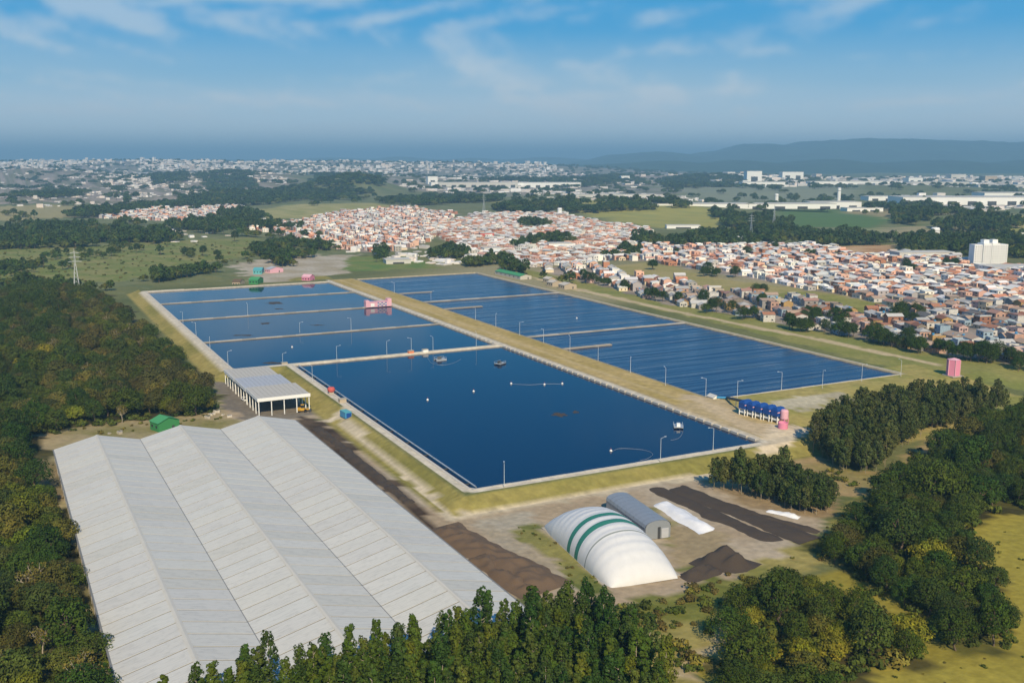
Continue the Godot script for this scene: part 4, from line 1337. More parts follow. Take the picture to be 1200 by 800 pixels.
func make_arch_shed() -> void:
	var n := (Vector2(-62.6, 34.5) + Vector2(-63.7, 43.3)) * 0.5
	var o := thing("metal_barn", "long grey metal barn with rounded ridge beside the white dome", "barn", W(n.x + 15.0 * 0.993, n.y + 15.0 * 0.117, 0), SITE_YAW - 0.117)
	var w := 4.6
	var l := 15.0
	for e in [-1.0, 1.0]:
		for k in 10:
			part("wall_sheet", boxm(Vector3(0.12, 4.2, 2.9)), M.sheet_metal, o, Vector3(e * w, 2.1, -l + 1.5 + k * 3.0))
	for k in 10:
		var s := Shape.new()
		var z := -l + k * 3.0
		for j in 8:
			var a0 := PI * j / 8.0
			var a1 := PI * (j + 1) / 8.0
			var p0 := Vector2(-cos(a0) * (w + 0.25), 4.1 + pow(sin(a0), 0.8) * 2.3)
			var p1 := Vector2(-cos(a1) * (w + 0.25), 4.1 + pow(sin(a1), 0.8) * 2.3)
			s.quad(Vector3(p0.x, p0.y, z + 2.92), Vector3(p1.x, p1.y, z + 2.92), Vector3(p1.x, p1.y, z), Vector3(p0.x, p0.y, z))
		part("roof_sheet", s.mesh(), M.sheet_metal, o)
	for e in [-1.0, 1.0]:
		var s := Shape.new()
		for j in 8:
			var a0 := PI * j / 8.0
			var a1 := PI * (j + 1) / 8.0
			var p0 := Vector3(-cos(a0) * w, 4.1 + pow(sin(a0), 0.8) * 2.25, e * (l - 0.1))
			var p1 := Vector3(-cos(a1) * w, 4.1 + pow(sin(a1), 0.8) * 2.25, e * (l - 0.1))
			if e > 0:
				s.quad(Vector3(p0.x, 0, p0.z), Vector3(p1.x, 0, p0.z), p1, p0)
			else:
				s.quad(Vector3(p1.x, 0, p0.z), Vector3(p0.x, 0, p0.z), p0, p1)
		part("end_wall", s.mesh(), M.sheet_metal, o)
	part("door", boxm(Vector3(1.0, 4.0, 0.14)), M.dark_metal, o, Vector3(0.4, 2.0, l + 0.02))
	part("door", boxm(Vector3(2.6, 3.4, 0.14)), M.sheet_metal_blue, o, Vector3(2.6, 1.7, l + 0.02))

func make_yard() -> void:
	make_gabled_shed()
	make_canopy()
	make_dome()
	make_arch_shed()
	# white plastic sheeting over a clamp
	heap("covered_clamp", "long clamp covered with bright white plastic sheeting", "clamp", Vector2(-37.0, 58.8), Vector2(-64.2, 58.1), 9.0, 1.5, M.tarp, 31, 0.35)
	heap("covered_clamp", "small strip of white sheeting at the foot of the eucalyptus stand", "clamp", Vector2(-59.6, 89.4), Vector2(-68.8, 94.1), 3.6, 0.8, M.tarp, 32, 0.8)
	for k in 4:
		var e: Array = [[Vector2(-20.9, 67.0), Vector2(-81.2, 71.2), 9.0], [Vector2(-25.6, 74.0), Vector2(-85.1, 82.0), 11.0], [Vector2(-60.3, 83.0), Vector2(-81.7, 90.6), 5.0], [Vector2(-46.9, 80.1), Vector2(-67.4, 84.1), 5.0]][k]
		heap("compost_windrow", ["long black compost windrow nearest the white plastic clamp", "widest black compost windrow in the middle of the drying yard", "short black compost windrow by the eucalyptus stand", "thin short compost windrow between two long ones"][k], "compost row", e[0], e[1], e[2], 0.8, M.dark_compost, 40 + k, 0.5, "compost windrows")
	heap("soil_heap", "long brown soil heap along the gabled shed's right-hand wall", "heap", Vector2(-24.5, -21.8), Vector2(-78.7, -12.1), 15.0, 2.0, M.brown_soil, 51, 0.7)
	heap("soil_heap", "lower brown soil spill beside the long heap", "heap", Vector2(-51.6, -21.7), Vector2(-80.6, -18.8), 9.0, 1.6, M.brown_soil, 52, 1.0)
	heap("compost_heap", "broad dark compost heap beyond the white dome", "heap", Vector2(-84.6, 44.6), Vector2(-93.9, 48.2), 15.0, 3.4, M.dark_compost, 53, 0.8)
	heap("compost_heap", "low dark heap spilling down towards the shrubs", "heap", Vector2(-92.7, 28.9), Vector2(-92.4, 39.5), 8.0, 2.0, M.dark_compost, 54, 0.9)
	heap("spoil_bank", "dark earth bank along the shed's right-hand eaves", "bank", Vector2(122.4, -23.2), Vector2(6.2, -22.2), 7.0, 1.3, M.dark_compost, 55, 0.8)
	# rubble behind the shed
	for k in 7:
		var q: Vector2 = [Vector2(169.0, -62.8), Vector2(173.0, -59.6), Vector2(166.7, -58.3), Vector2(161.9, -56.0), Vector2(156.5, -106.5), Vector2(157.1, -110.8), Vector2(164.9, -65.6)][k]
		var s := Shape.new()
		var f := FastNoiseLite.new()
		f.seed = k
		var rad := 1.1 + 0.5 * sin(k * 2.2)
		for j in 4:
			s.box(Vector3(f.get_noise_1d(j * 70.0) * 2.5, rad * 0.4, f.get_noise_1d(j * 90.0 + 7.0) * 2.5), Vector3(rad, rad * 0.8, rad * 1.3), j * 0.7 + k)
		tag(part("rubble_pile", s.mesh(), M.pale_concrete if k < 4 else M.concrete, self, G(q), 0.0), "pale heap of broken concrete on the strip behind the gabled shed", "rubble", "rubble behind the gabled shed")
	# green timber hut
	var o := thing("green_hut", "small bright green gabled hut behind the gabled shed", "hut", G(Vector2(154.8, -86.8)), SITE_YAW + 0.35)
	gable_house(o, 10.5, 8.0, 4.2, 2.0, M.green_paint, M.green_roof, 2)
	# wheel loader by the canopy
	o = thing("wheel_loader", "yellow wheel loader parked at the corner of the open canopy", "loader", G(Vector2(157.0, -20.6)), SITE_YAW + 1.2)
	part("body", boxm(Vector3(2.2, 1.3, 3.4)), M.yellow_paint, o, Vector3(0, 1.5, -1.0))
	var cab := part("cab", boxm(Vector3(1.6, 1.5, 1.5)), M.glass_dark, o, Vector3(0, 2.9, -0.2))
	part("cab_roof", boxm(Vector3(1.8, 0.15, 1.7)), M.yellow_paint, cab, Vector3(0, 0.82, 0))
	part("arm", boxm(Vector3(1.2, 0.4, 2.6)), M.yellow_paint, o, Vector3(0, 1.4, 1.8))
	part("bucket", boxm(Vector3(2.7, 1.0, 1.1)), M.dark_metal, o, Vector3(0, 0.75, 3.5))
	for e in [[-1.15, -1.9], [1.15, -1.9], [-1.15, 1.2], [1.15, 1.2]]:
		var s := Shape.new()
		s.tube(Vector3(e[0] - 0.28, 0.8, e[1]), Vector3(e[0] + 0.28, 0.8, e[1]), 0.8, 0.8, 12)
		part("wheel", s.mesh(), M.dark_rubber, o)
	# white pickup on the grey road beside the canopy
	o = thing("pickup_truck", "white pickup truck on the grey road beside the open canopy", "pickup", G(Vector2(191.9, -42.1)), SITE_YAW + 0.15)
	part("body", boxm(Vector3(1.9, 0.75, 5.2)), M.white_paint, o, Vector3(0, 0.85, 0))
	var pcab := part("cab", boxm(Vector3(1.7, 0.75, 1.9)), M.glass_dark, o, Vector3(0, 1.58, -0.2))
	part("cab_roof", boxm(Vector3(1.74, 0.1, 1.7)), M.white_paint, pcab, Vector3(0, 0.42, 0))
	part("load_bed", boxm(Vector3(1.6, 0.1, 1.7)), M.dark_metal, o, Vector3(0, 1.27, 1.7))
	for e in [[-0.85, -1.6], [0.85, -1.6], [-0.85, 1.6], [0.85, 1.6]]:
		var ws := Shape.new()
		ws.tube(Vector3(e[0] - 0.12, 0.38, e[1]), Vector3(e[0] + 0.12, 0.38, e[1]), 0.38, 0.38, 10)
		part("wheel", ws.mesh(), M.dark_rubber, o)
	# blue skip and red cabin on the lagoon bank
	o = thing("blue_container", "light blue container on the lagoon road by the pipe", "container", G(Vector2(127.5, -7.8)), SITE_YAW + 0.1)
	part("box", boxm(Vector3(3.2, 2.8, 6.4)), M.light_blue, o, Vector3(0, 1.4, 0))
	part("roof", boxm(Vector3(3.4, 0.15, 6.6)), M.teal_paint, o, Vector3(0, 2.88, 0))
	part("door", boxm(Vector3(2.4, 2.3, 0.1)), M.blue_paint, o, Vector3(0.2, 1.3, 3.25))
	for k in 6:
		part("rib", boxm(Vector3(0.1, 2.5, 0.14)), M.light_blue, o, Vector3(1.65, 1.4, -2.6 + k * 1.0))
	o = thing("red_cabinet", "round red sign standing on the grass slope by the pipe", "sign", G(Vector2(171.7, -1.5)), 0.3)
	var s := Shape.new()
	s.lathe(Vector3(0, 2.2, 0), [[0.0, -1.4], [1.6, -1.2], [2.0, -0.4], [2.0, 0.5], [1.4, 1.2], [0.0, 1.4]], 14)
	part("drum", s.mesh(), M.red_paint, o)
	part("base", boxm(Vector3(2.4, 1.0, 2.4)), M.concrete, o, Vector3(0, 0.5, 0))
	o.name = "red_tank"
	tag(o, "round red tank on the grass slope beside the lagoon pipe", "tank")
	# valve hut on the causeway head
	for k in 4:
		var q: Vector2 = [Vector2(151.2, -2.0), Vector2(259.0, -3.9), Vector2(262.2, 75.4), Vector2(260.5, 85.1)][k]
		o = thing("valve_box", ["small tan concrete valve box on the lagoon pipe by the blue container", "tan concrete sluice box at the causeway's shed end", "salmon valve box on the middle of the causeway", "small white valve box on the causeway"][k], "valve box", W(q.x if k < 2 else 256.0, q.y, height(q.x, q.y) if k < 2 else 3.75), SITE_YAW, "valve boxes by the big lagoon")
		part("box", boxm(Vector3(3.4, 1.7, 2.6)), [M.sand, M.sand, M.orange_paint, M.white_paint][k], o, Vector3(0, 0.85, 0))
		part("lid", boxm(Vector3(3.7, 0.2, 2.9)), M.concrete, o, Vector3(0, 1.8, 0))
	# sludge presses
	for k in 5:
		var q := Vector2(38.2, 160.6).lerp(Vector2(20.4, 164.8), k / 4.0)
		o = thing("sludge_press", ["first blue sludge press, where the feed conveyor arrives", "second blue sludge press from the feed conveyor", "middle one of the five blue sludge presses", "fourth blue sludge press from the feed conveyor", "last blue sludge press, beside the pink silos"][k], "press", G(q), SITE_YAW + 0.08, "blue sludge presses in a row")
		part("hopper", boxm(Vector3(5.6, 2.6, 4.0)), M.blue_paint, o, Vector3(0, 4.6, 0))
		var t := Shape.new()
		t.quad(Vector3(-2.8, 5.95, 2.0), Vector3(2.8, 5.95, 2.0), Vector3(2.2, 7.2, 0.9), Vector3(-2.2, 7.2, 0.9))
		t.quad(Vector3(2.8, 5.95, -2.0), Vector3(-2.8, 5.95, -2.0), Vector3(-2.2, 7.2, -0.9), Vector3(2.2, 7.2, -0.9))
		t.quad(Vector3(2.8, 5.95, 2.0), Vector3(2.8, 5.95, -2.0), Vector3(2.2, 7.2, -0.9), Vector3(2.2, 7.2, 0.9))
		t.quad(Vector3(-2.8, 5.95, -2.0), Vector3(-2.8, 5.95, 2.0), Vector3(-2.2, 7.2, 0.9), Vector3(-2.2, 7.2, -0.9))
		t.quad(Vector3(-2.2, 7.2, 0.9), Vector3(2.2, 7.2, 0.9), Vector3(2.2, 7.2, -0.9), Vector3(-2.2, 7.2, -0.9))
		part("hood", t.mesh(), M.blue_paint, o)
		part("band", boxm(Vector3(5.8, 0.4, 0.25)), M.pale_pink, o, Vector3(0, 5.2, 2.1))
		part("trough", boxm(Vector3(4.6, 0.9, 3.0)), M.white_paint, o, Vector3(0, 1.6, 0))
		for e in [[-2.4, -1.7], [2.4, -1.7], [-2.4, 1.7], [2.4, 1.7]]:
			part("leg", boxm(Vector3(0.35, 3.3, 0.35)), M.white_paint, o, Vector3(e[0], 1.65, e[1]))
	var end := Vector2(16.9, 165.2)
	o = thing("pink_silo", "pink upright silo at the end of the blue presses", "silo", G(end), SITE_YAW)
	s = Shape.new()
	s.lathe(Vector3.ZERO, [[0.8, 1.4], [1.8, 2.6], [1.8, 6.0], [1.5, 6.6], [0.0, 6.9]], 16)
	part("drum", s.mesh(), M.pale_pink, o)
	for e in [[-1.2, -1.2], [1.2, -1.2], [-1.2, 1.2], [1.2, 1.2]]:
		part("leg", boxm(Vector3(0.3, 3.0, 0.3)), M.pink, o, Vector3(e[0], 1.5, e[1]))
	o = thing("pink_tank", "low round pink tank in front of the pink silo", "tank", G(Vector2(14.9, 162.4)) + Vector3(-1.0, 0, 4.5), SITE_YAW)
	s = Shape.new()
	s.lathe(Vector3.ZERO, [[2.2, -0.1], [2.2, 2.6], [2.05, 2.8], [1.9, 2.6], [1.8, 2.0], [0.0, 1.9]], 18)
	part("drum", s.mesh(), M.pink, o)
	part("ladder", boxm(Vector3(0.5, 2.8, 0.12)), M.orange_paint, o, Vector3(2.26, 1.4, 0), PI / 2)
	o = thing("control_cabin", "pale cabin behind the row of blue presses", "cabin", G(Vector2(44.9, 176.4)), SITE_YAW)
	part("wall", boxm(Vector3(4.5, 3.2, 15.0)), M.wall_white, o, Vector3(0, 1.6, 0))
	part("roof", boxm(Vector3(5.2, 0.25, 15.6)), M.sheet_metal_beige, o, Vector3(0, 3.33, 0))
	for k in 4:
		part("window", boxm(Vector3(0.1, 1.0, 1.4)), M.glass_dark, o, Vector3(-2.28, 1.9, -5.4 + k * 3.6))
	o = thing("feed_conveyor", "dark inclined conveyor feeding the first blue press", "conveyor", Vector3.ZERO)
	s = Shape.new()
	var p0 := G(Vector2(68.0, 173.5), 1.0)
	var p1 := G(Vector2(41.1, 162.0), 5.6)
	s.tube(p0, p1, 0.7, 0.7, 4)
	part("trough", s.mesh(), M.dark_metal, o)
	for e in [0.15, 0.55, 0.9]:
		var q := p0.lerp(p1, e)
		s = Shape.new()
		s.tube(Vector3(q.x, CREST - 0.1, q.z), q, 0.2, 0.2, 5)
		part("support", s.mesh(), M.steel, o)
	o = thing("feed_pipe", "thick light blue pipe lying on the tan dyke top by the conveyor", "pipe", Vector3.ZERO)
	s = Shape.new()
	s.tube(G(Vector2(79.9, 170.5), 0.7), G(Vector2(71.8, 170.1), 0.7), 0.6, 0.6, 8)
	s.tube(G(Vector2(71.8, 170.1), 0.7), G(Vector2(67.8, 173.9), 0.8), 0.6, 0.6, 8)
	part("pipe_length", s.mesh(), M.light_blue, o)
	o = thing("pump_house", "small white pump house on the dyke by the blue pipe", "pump house", G(Vector2(74.0, 169.7)), SITE_YAW)
	gable_house(o, 4.0, 5.0, 2.6, 1.0, M.white_paint, M.wall_white, 1)
	# pink machine house on the third baffle
	o = thing("pink_machine_house", "long pink machine house with blue and white panels on a baffle", "machine house", W(458.5, 125.0, 3.7), SITE_YAW)
	part("wall", boxm(Vector3(22.0, 4.0, 5.0)), M.pale_pink, o, Vector3(0, 2.0, 0))
	part("roof", boxm(Vector3(22.5, 0.25, 5.5)), M.pale_pink, o, Vector3(0, 4.13, 0))
	part("tower", boxm(Vector3(3.4, 6.2, 5.2)), M.pale_pink, o, Vector3(9.4, 3.1, 0.05))
	part("tower", boxm(Vector3(3.0, 5.6, 5.2)), M.pale_pink, o, Vector3(-9.6, 2.8, 0.05))
	for k in 5:
		for j in 3:
			part("panel", boxm(Vector3(1.4, 0.95, 0.12)), M.panel_blue if (k + j) % 2 == 0 else M.wall_white, o, Vector3(-0.4 + k * 1.65, 0.9 + j * 1.1, 2.56))
	part("hatch", boxm(Vector3(3.2, 2.6, 0.12)), M.white_paint, o, Vector3(-5.4, 1.8, 2.56))
	# pink tower by the town
	o = thing("pink_tower", "six-sided pink water tower on the grass by the town's edge", "tower", G(Vector2(55.2, 323.3)), 0.4)
	s = Shape.new()
	var t := Shape.new()
	for k in 6:
		var w0 := TAU * k / 6.0
		var w1 := TAU * (k + 1) / 6.0
		var c0 := Vector3(cos(w0), 0, sin(w0)) * 3.5
		var c1 := Vector3(cos(w1), 0, sin(w1)) * 3.5
		s.quad(c1, c0, c0 + Vector3(0, 9.4, 0), c1 + Vector3(0, 9.4, 0))
		t.tri(Vector3(0, 10.4, 0), c1 * 1.05 + Vector3(0, 9.4, 0), c0 * 1.05 + Vector3(0, 9.4, 0))
		var rib := Shape.new()
		rib.tube(c0 * 1.02, c0 * 1.02 + Vector3(0, 9.3, 0), 0.22, 0.22, 5)
		part("rib", rib.mesh(), M.pale_pink, o)
	part("wall", s.mesh(), M.pink, o)
	part("roof", t.mesh(), M.pale_pink, o)
	part("plinth", boxm(Vector3(8.0, 0.6, 8.0)), M.concrete, o, Vector3(0, 0.2, 0))
	# pavilions at the far end of the strip lagoons
	for e in [[Vector2(657.2, 69.7), 16.0, 9.0, "green_paint", "green_roof", "low green pavilion at the far end of the strip lagoons", 1.0], [Vector2(779.8, 100.2), 20.0, 9.0, "teal_paint", "teal_paint", "pale blue roofed pavilion behind the green one", 1.2], [Vector2(780.6, 117.4), 18.0, 9.0, "pale_pink", "sheet_metal_blue", "pale lilac pavilion beside the blue roofed one", 0.4], [Vector2(661.6, 122.8), 10.0, 9.0, "pink", "pale_pink", "small pink cabin at the strip lagoons' far corner", 0.8], [Vector2(679.2, 57.0), 12.0, 8.0, "sand", "brown_soil", "sandy coloured stall left of the green pavilion", 1.0]]:
		o = thing("pavilion", e[5], "pavilion", G(e[0]), SITE_YAW + e[6])
		gable_house(o, e[1], e[2], 4.2, 2.2, M[e[3]], M[e[4]], 3)
	# buildings along the rippled lagoons' far bank
	o = thing("green_roofed_hall", "long hall with a pale green ribbed roof on the rippled lagoons' bank", "hall", G(Vector2(594.4, 320.0)), SITE_YAW + 0.02)
	gable_house(o, 13.0, 56.0, 3.5, 1.6, M.sheet_metal_beige, M.green_roof, 6)
	for e in [[Vector2(507.2, 320.6), 12.0], [Vector2(485.0, 321.9), 14.0], [Vector2(532.9, 329.3), 9.0]]:
		o = thing("works_house", "sand coloured works house with a pale roof on the lagoon bank", "house", G(e[0]), SITE_YAW + 0.1, "works houses on the bank")
		gable_house(o, e[1], 10.0, 4.0, 1.8, M.sand, M.pale_concrete, 3)

func gable_house(o: Node3D, w: float, l: float, wall: float, rise: float, wm: Material, rm: Material, windows: int) -> void:
	# gabled house, ridge along local z; parts: wall, roof, windows, door
	var s := Shape.new()
	s.box(Vector3(0, wall * 0.5, 0), Vector3(w, wall, l))
	s.tri(Vector3(-w / 2, wall, l / 2), Vector3(w / 2, wall, l / 2), Vector3(0, wall + rise, l / 2))
	s.tri(Vector3(w / 2, wall, -l / 2), Vector3(-w / 2, wall, -l / 2), Vector3(0, wall + rise, -l / 2))
	part("wall", s.mesh(), wm, o)
	s = Shape.new()
	var a := w * 0.5 + 0.35
	var b := l * 0.5 + 0.35
	var dy := 0.35 * rise / (w * 0.5)
	for e in [0.05, 0.2]:
		s.quad(Vector3(-a, wall - dy + e, b), Vector3(0, wall + rise + e, b), Vector3(0, wall + rise + e, -b), Vector3(-a, wall - dy + e, -b))
		s.quad(Vector3(0, wall + rise + e, b), Vector3(a, wall - dy + e, b), Vector3(a, wall - dy + e, -b), Vector3(0, wall + rise + e, -b))
	part("roof", s.mesh(), rm, o)
	for k in windows:
		part("window", boxm(Vector3(0.1, 1.2, 1.4)), M.glass_dark, o, Vector3(-w * 0.5 - 0.02, wall * 0.55, l * ((k + 0.5) / windows - 0.5)))
		part("window", boxm(Vector3(0.1, 1.2, 1.4)), M.glass_dark, o, Vector3(w * 0.5 + 0.02, wall * 0.55, l * ((k + 0.5) / windows - 0.5)))
	part("door", boxm(Vector3(1.2, 2.2, 0.1)), M.dark_metal, o, Vector3(w * 0.2, 1.1, l * 0.5 + 0.02))


# ---------------------------------------------------------------- pylons and far landmarks

func make_pylon(q: Vector2, h: float, white: bool, label: String, turn: float) -> void:
	var o := thing("pylon", label, "pylon", G(q), turn, "power pylons")
	var m: Material = M.lattice_white if white else M.lattice_steel
	var thick := 0.2 if white else 0.3
	var foot := h * 0.13
	var waist := h * 0.03
	for e in [[-1, -1], [1, -1], [1, 1], [-1, 1]]:
		var s := Shape.new()
		s.tube(Vector3(e[0] * foot * 0.5, -0.3, e[1] * foot * 0.5), Vector3(e[0] * waist * 0.5, h * 0.66, e[1] * waist * 0.5), thick, thick * 0.7, 4)
		s.tube(Vector3(e[0] * waist * 0.5, h * 0.66, e[1] * waist * 0.5), Vector3(0, h, 0), thick * 0.7, thick * 0.4, 4)
		part("leg", s.mesh(), m, o)
	var lace := Shape.new()
	for k in 7:
		var f0 := k / 7.0
		var f1 := (k + 1) / 7.0
		var r0 := lerpf(foot, waist, f0) * 0.5
		var r1 := lerpf(foot, waist, f1) * 0.5
		for j in 4:
			var c0 := Vector3([-1, 1, 1, -1][j] * r0, f0 * h * 0.66, [-1, -1, 1, 1][j] * r0)
			var c1 := Vector3([1, 1, -1, -1][j] * r1, f1 * h * 0.66, [-1, 1, 1, -1][j] * r1)
			lace.tube(c0, c1, thick * 0.45, thick * 0.45, 4, false)
	part("bracing", lace.mesh(), m, o)
	for k in 3:
		var s := Shape.new()
		var y := h * (0.70 + 0.1 * k)
		var r: float = h * [0.15, 0.13, 0.10][k]
		s.tube(Vector3(-r, y, 0), Vector3(0, y + h * 0.025, 0), thick * 0.4, thick * 0.7, 4)
		s.tube(Vector3(r, y, 0), Vector3(0, y + h * 0.025, 0), thick * 0.4, thick * 0.7, 4)
		s.tube(Vector3(-r, y, 0), Vector3(r, y, 0), thick * 0.5, thick * 0.5, 4)
		part("crossarm", s.mesh(), m, o)

func block(called: String, label: String, category: String, q: Vector2, size: Vector3, turn: float, wm: Material, rm: Material, group := "", bays := 0) -> Node3D:
	# a big plain building: walls, a parapet roof, a row of doors and a strip of windows
	var o := thing(called, label, category, G(q, -0.5), turn, group)
	part("wall", boxm(size), wm, o, Vector3(0, size.y * 0.5, 0))
	part("roof", boxm(Vector3(size.x + 1.0, 0.8, size.z + 1.0)), rm, o, Vector3(0, size.y + 0.41, 0))
	for k in bays:
		part("door", boxm(Vector3(size.x / bays * 0.45, size.y * 0.5, 0.4)), M.dark_metal, o, Vector3(size.x * ((k + 0.5) / bays - 0.5), size.y * 0.25, size.z * 0.5 + 0.1))
	return o

func make_landmarks() -> void:
	make_pylon(Vector2(700.7, -89.3), 41.0, true, "white lattice pylon standing at the edge of the wood", 0.5)
	make_pylon(Vector2(1707.7, 814.8), 44.0, false, "grey lattice pylon on the yellow ridge behind the town", 0.7)
	make_pylon(Vector2(4992.9, 355.0), 90.0, false, "tall thin mast tower on the far hillside", 0.2)
	make_pylon(Vector2(907.2, 899.5), 40.0, false, "grey lattice pylon over the dark wood behind the town", 0.2)
	make_pylon(Vector2(1071.0, 1091.1), 44.0, false, "grey lattice pylon between the dark wood and the green field", 0.9)
	make_pylon(Vector2(1878.9, 1167.7), 50.0, false, "far grey pylon on the yellow ridge by the tree belt", 0.9)
	# white apartment block
	var o := thing("apartment_block", "white eight-storey apartment block above the terracotta roofs", "apartment block", G(Vector2(452.0, 862.1), -0.5), 0.12)
	for k in 4:
		var x := -15.6 + k * 10.4
		var w := boxm(Vector3(9.6, [24.0, 25.5, 25.5, 24.0][k], [11.0, 13.0, 13.0, 11.0][k]))
		part("wall", w, M.white_paint, o, Vector3(x, [12.0, 12.75, 12.75, 12.0][k], 0))
		for f in 8:
			for j in 3:
				part("window", boxm(Vector3(1.3, 1.3, 0.12)), M.glass_dark, o, Vector3(x - 3.0 + j * 3.0, 1.9 + f * 2.85, [5.55, 6.55, 6.55, 5.55][k]))
	for k in 3:
		part("joint", boxm(Vector3(0.9, 23.0, 9.0)), M.sheet_metal, o, Vector3(-10.4 + k * 10.4, 11.5, 0))
	for x in [-5.2, 5.4]:
		part("roof_house", boxm(Vector3(6.5, 4.0, 7.0)), M.white_paint, o, Vector3(x, 27.4, 0))
	# water towers and silos
	for e in [[Vector2(1544.9, 917.4), 16.0, 5.0, "white cylindrical water tower behind the pale town houses"], [Vector2(800.1, 1186.3), 15.0, 7.0, "squat white water tower in the dark wood"], [Vector2(1801.9, 1975.2), 40.0, 5.0, "slim white tower rising from the long white factory"], [Vector2(1799.8, 1744.3), 26.0, 5.0, "short white stack beside the long white factory"], [Vector2(829.2, 809.6), 13.0, 2.0, "thin white tank at the back edge of the town"], [Vector2(826.9, 814.1), 13.0, 2.0, "second thin white tank at the back edge of the town"]]:
		o = thing("water_tower", e[3], "tower", G(e[0], -0.5))
		var s := Shape.new()
		s.lathe(Vector3.ZERO, [[e[2], 0.0], [e[2], e[1]], [e[2] * 0.8, e[1] + e[2] * 0.3], [0.0, e[1] + e[2] * 0.4]], 14)
		part("shaft", s.mesh(), M.white_paint, o)
		s = Shape.new()
		s.lathe(Vector3.ZERO, [[e[2] * 1.03, e[1] * 0.82], [e[2] * 1.03, e[1] * 0.86]], 14)
		part("band", s.mesh(), M.sheet_metal, o)
	# factories and warehouses: place, width, height, depth, turn, label
	for e in [
		[Vector2(1530.3, 1401.4), 420.0, 11.0, 70.0, 0.02, "very long low white factory beyond the green field"],
		[Vector2(1588.1, 1739.2), 130.0, 17.0, 60.0, 0.02, "taller white factory hall beside the slim tower"],
		[Vector2(1460.5, 1710.4), 90.0, 9.0, 40.0, 0.1, "small white annex at the end of the long factory"],
		[Vector2(1556.3, 2222.9), 420.0, 20.0, 120.0, -0.03, "huge white warehouse with a flat bright roof"],
		[Vector2(1799.6, 2233.5), 240.0, 12.0, 60.0, 0.05, "long white warehouse left of the huge one"],
		[Vector2(1824.1, 2758.9), 240.0, 20.0, 90.0, 0.0, "white warehouse behind the huge one"],
		[Vector2(3110.7, 3367.3), 420.0, 18.0, 90.0, 0.0, "wide white plant at the foot of the mountains"],
		[Vector2(3150.2, 3976.8), 320.0, 16.0, 90.0, 0.05, "wide pale plant further along the mountain foot"],
		[Vector2(2789.1, 3999.4), 300.0, 16.0, 90.0, 0.0, "pale plant with a low roof at the mountain foot"],
		[Vector2(3565.6, 3160.3), 75.0, 52.0, 50.0, 0.1, "tall white block on the plateau below the mountains"],
		[Vector2(3191.4, 2896.2), 190.0, 20.0, 70.0, 0.0, "white hall at the foot of the tall white block"],
		[Vector2(3752.8, 3577.8), 110.0, 36.0, 70.0, 0.0, "broad white block beside the tall one"],
		[Vector2(3495.7, 4519.3), 90.0, 34.0, 50.0, 0.2, "pale block rising from the plants below the mountains"],
		[Vector2(3281.1, 4504.8), 70.0, 32.0, 50.0, 0.2, "tan block among the plants below the mountains"],
		[Vector2(3329.7, 4003.1), 80.0, 26.0, 50.0, 0.2, "white block between the plants below the mountains"],
		[Vector2(3861.9, 1578.5), 44.0, 34.0, 40.0, 0.3, "white tower-like hall beside the wooded hill"],
		[Vector2(3728.2, 1547.3), 60.0, 16.0, 40.0, 0.3, "low white hall beside the tower-like one"],
		[Vector2(4150.9, 2795.3), 46.0, 26.0, 40.0, 0.1, "white block among the far plants left of the wood"],
		[Vector2(5655.1, 744.9), 200.0, 20.0, 300.0, 0.6, "long white roofed hall climbing the far hillside"],
		[Vector2(6797.3, 806.7), 160.0, 22.0, 300.0, 0.7, "white roofed hall higher on the far hillside"],
		[Vector2(3629.7, 2034.8), 300.0, 22.0, 100.0, 0.1, "long white depot on the far plain"],
		[Vector2(3647.5, 1706.0), 340.0, 20.0, 90.0, 0.1, "long grey-white depot left of the other on the far plain"],
		[Vector2(2408.2, 1610.9), 260.0, 9.0, 50.0, 0.1, "pale sheds behind the yellow ridge"],
		[Vector2(873.7, 1478.9), 36.0, 6.0, 16.0, 0.2, "small white shed on the grassy rise"],
		[Vector2(767.0, 1331.0), 30.0, 5.0, 14.0, 0.2, "white farm shed at the edge of the dark wood"],
		[Vector2(899.0, 548.1), 34.0, 8.0, 20.0, 0.2, "white box-like hall among the town groves"],
		[Vector2(883.7, 435.4), 26.0, 7.0, 18.0, 0.3, "white hall beside the grove in the town"],
		[Vector2(541.5, 857.9), 70.0, 8.0, 26.0, 0.1, "long pale blue-white hall at the top of the town"],
		[Vector2(393.6, 825.3), 60.0, 6.0, 30.0, 0.15, "low cream hall beside the apartment block"],
		[Vector2(815.2, 274.9), 30.0, 5.0, 22.0, 0.3, "pale grey glazed shed at the far end of the central dyke"],
		[Vector2(1111.2, 536.3), 22.0, 9.0, 14.0, 0.2, "red-walled hall among the pale houses"],
		[Vector2(1145.6, 944.5), 60.0, 6.0, 20.0, 0.0, "low white sheds before the dark wood"],
	]:
		var m: Material = M.white_paint
		if "red" in e[5]: m = M.red_paint
		elif "tan block" in e[5]: m = M.sand
		elif "pale" in e[5] or "grey" in e[5]: m = M.wall_white
		block("factory" if e[1] > 100.0 else "hall", e[5], "building", e[0], Vector3(e[1], e[2], e[3]), e[4], m, M.roof_white, "", clampi(int(e[1] / 40.0), 1, 8))

# ---------------------------------------------------------------- the town

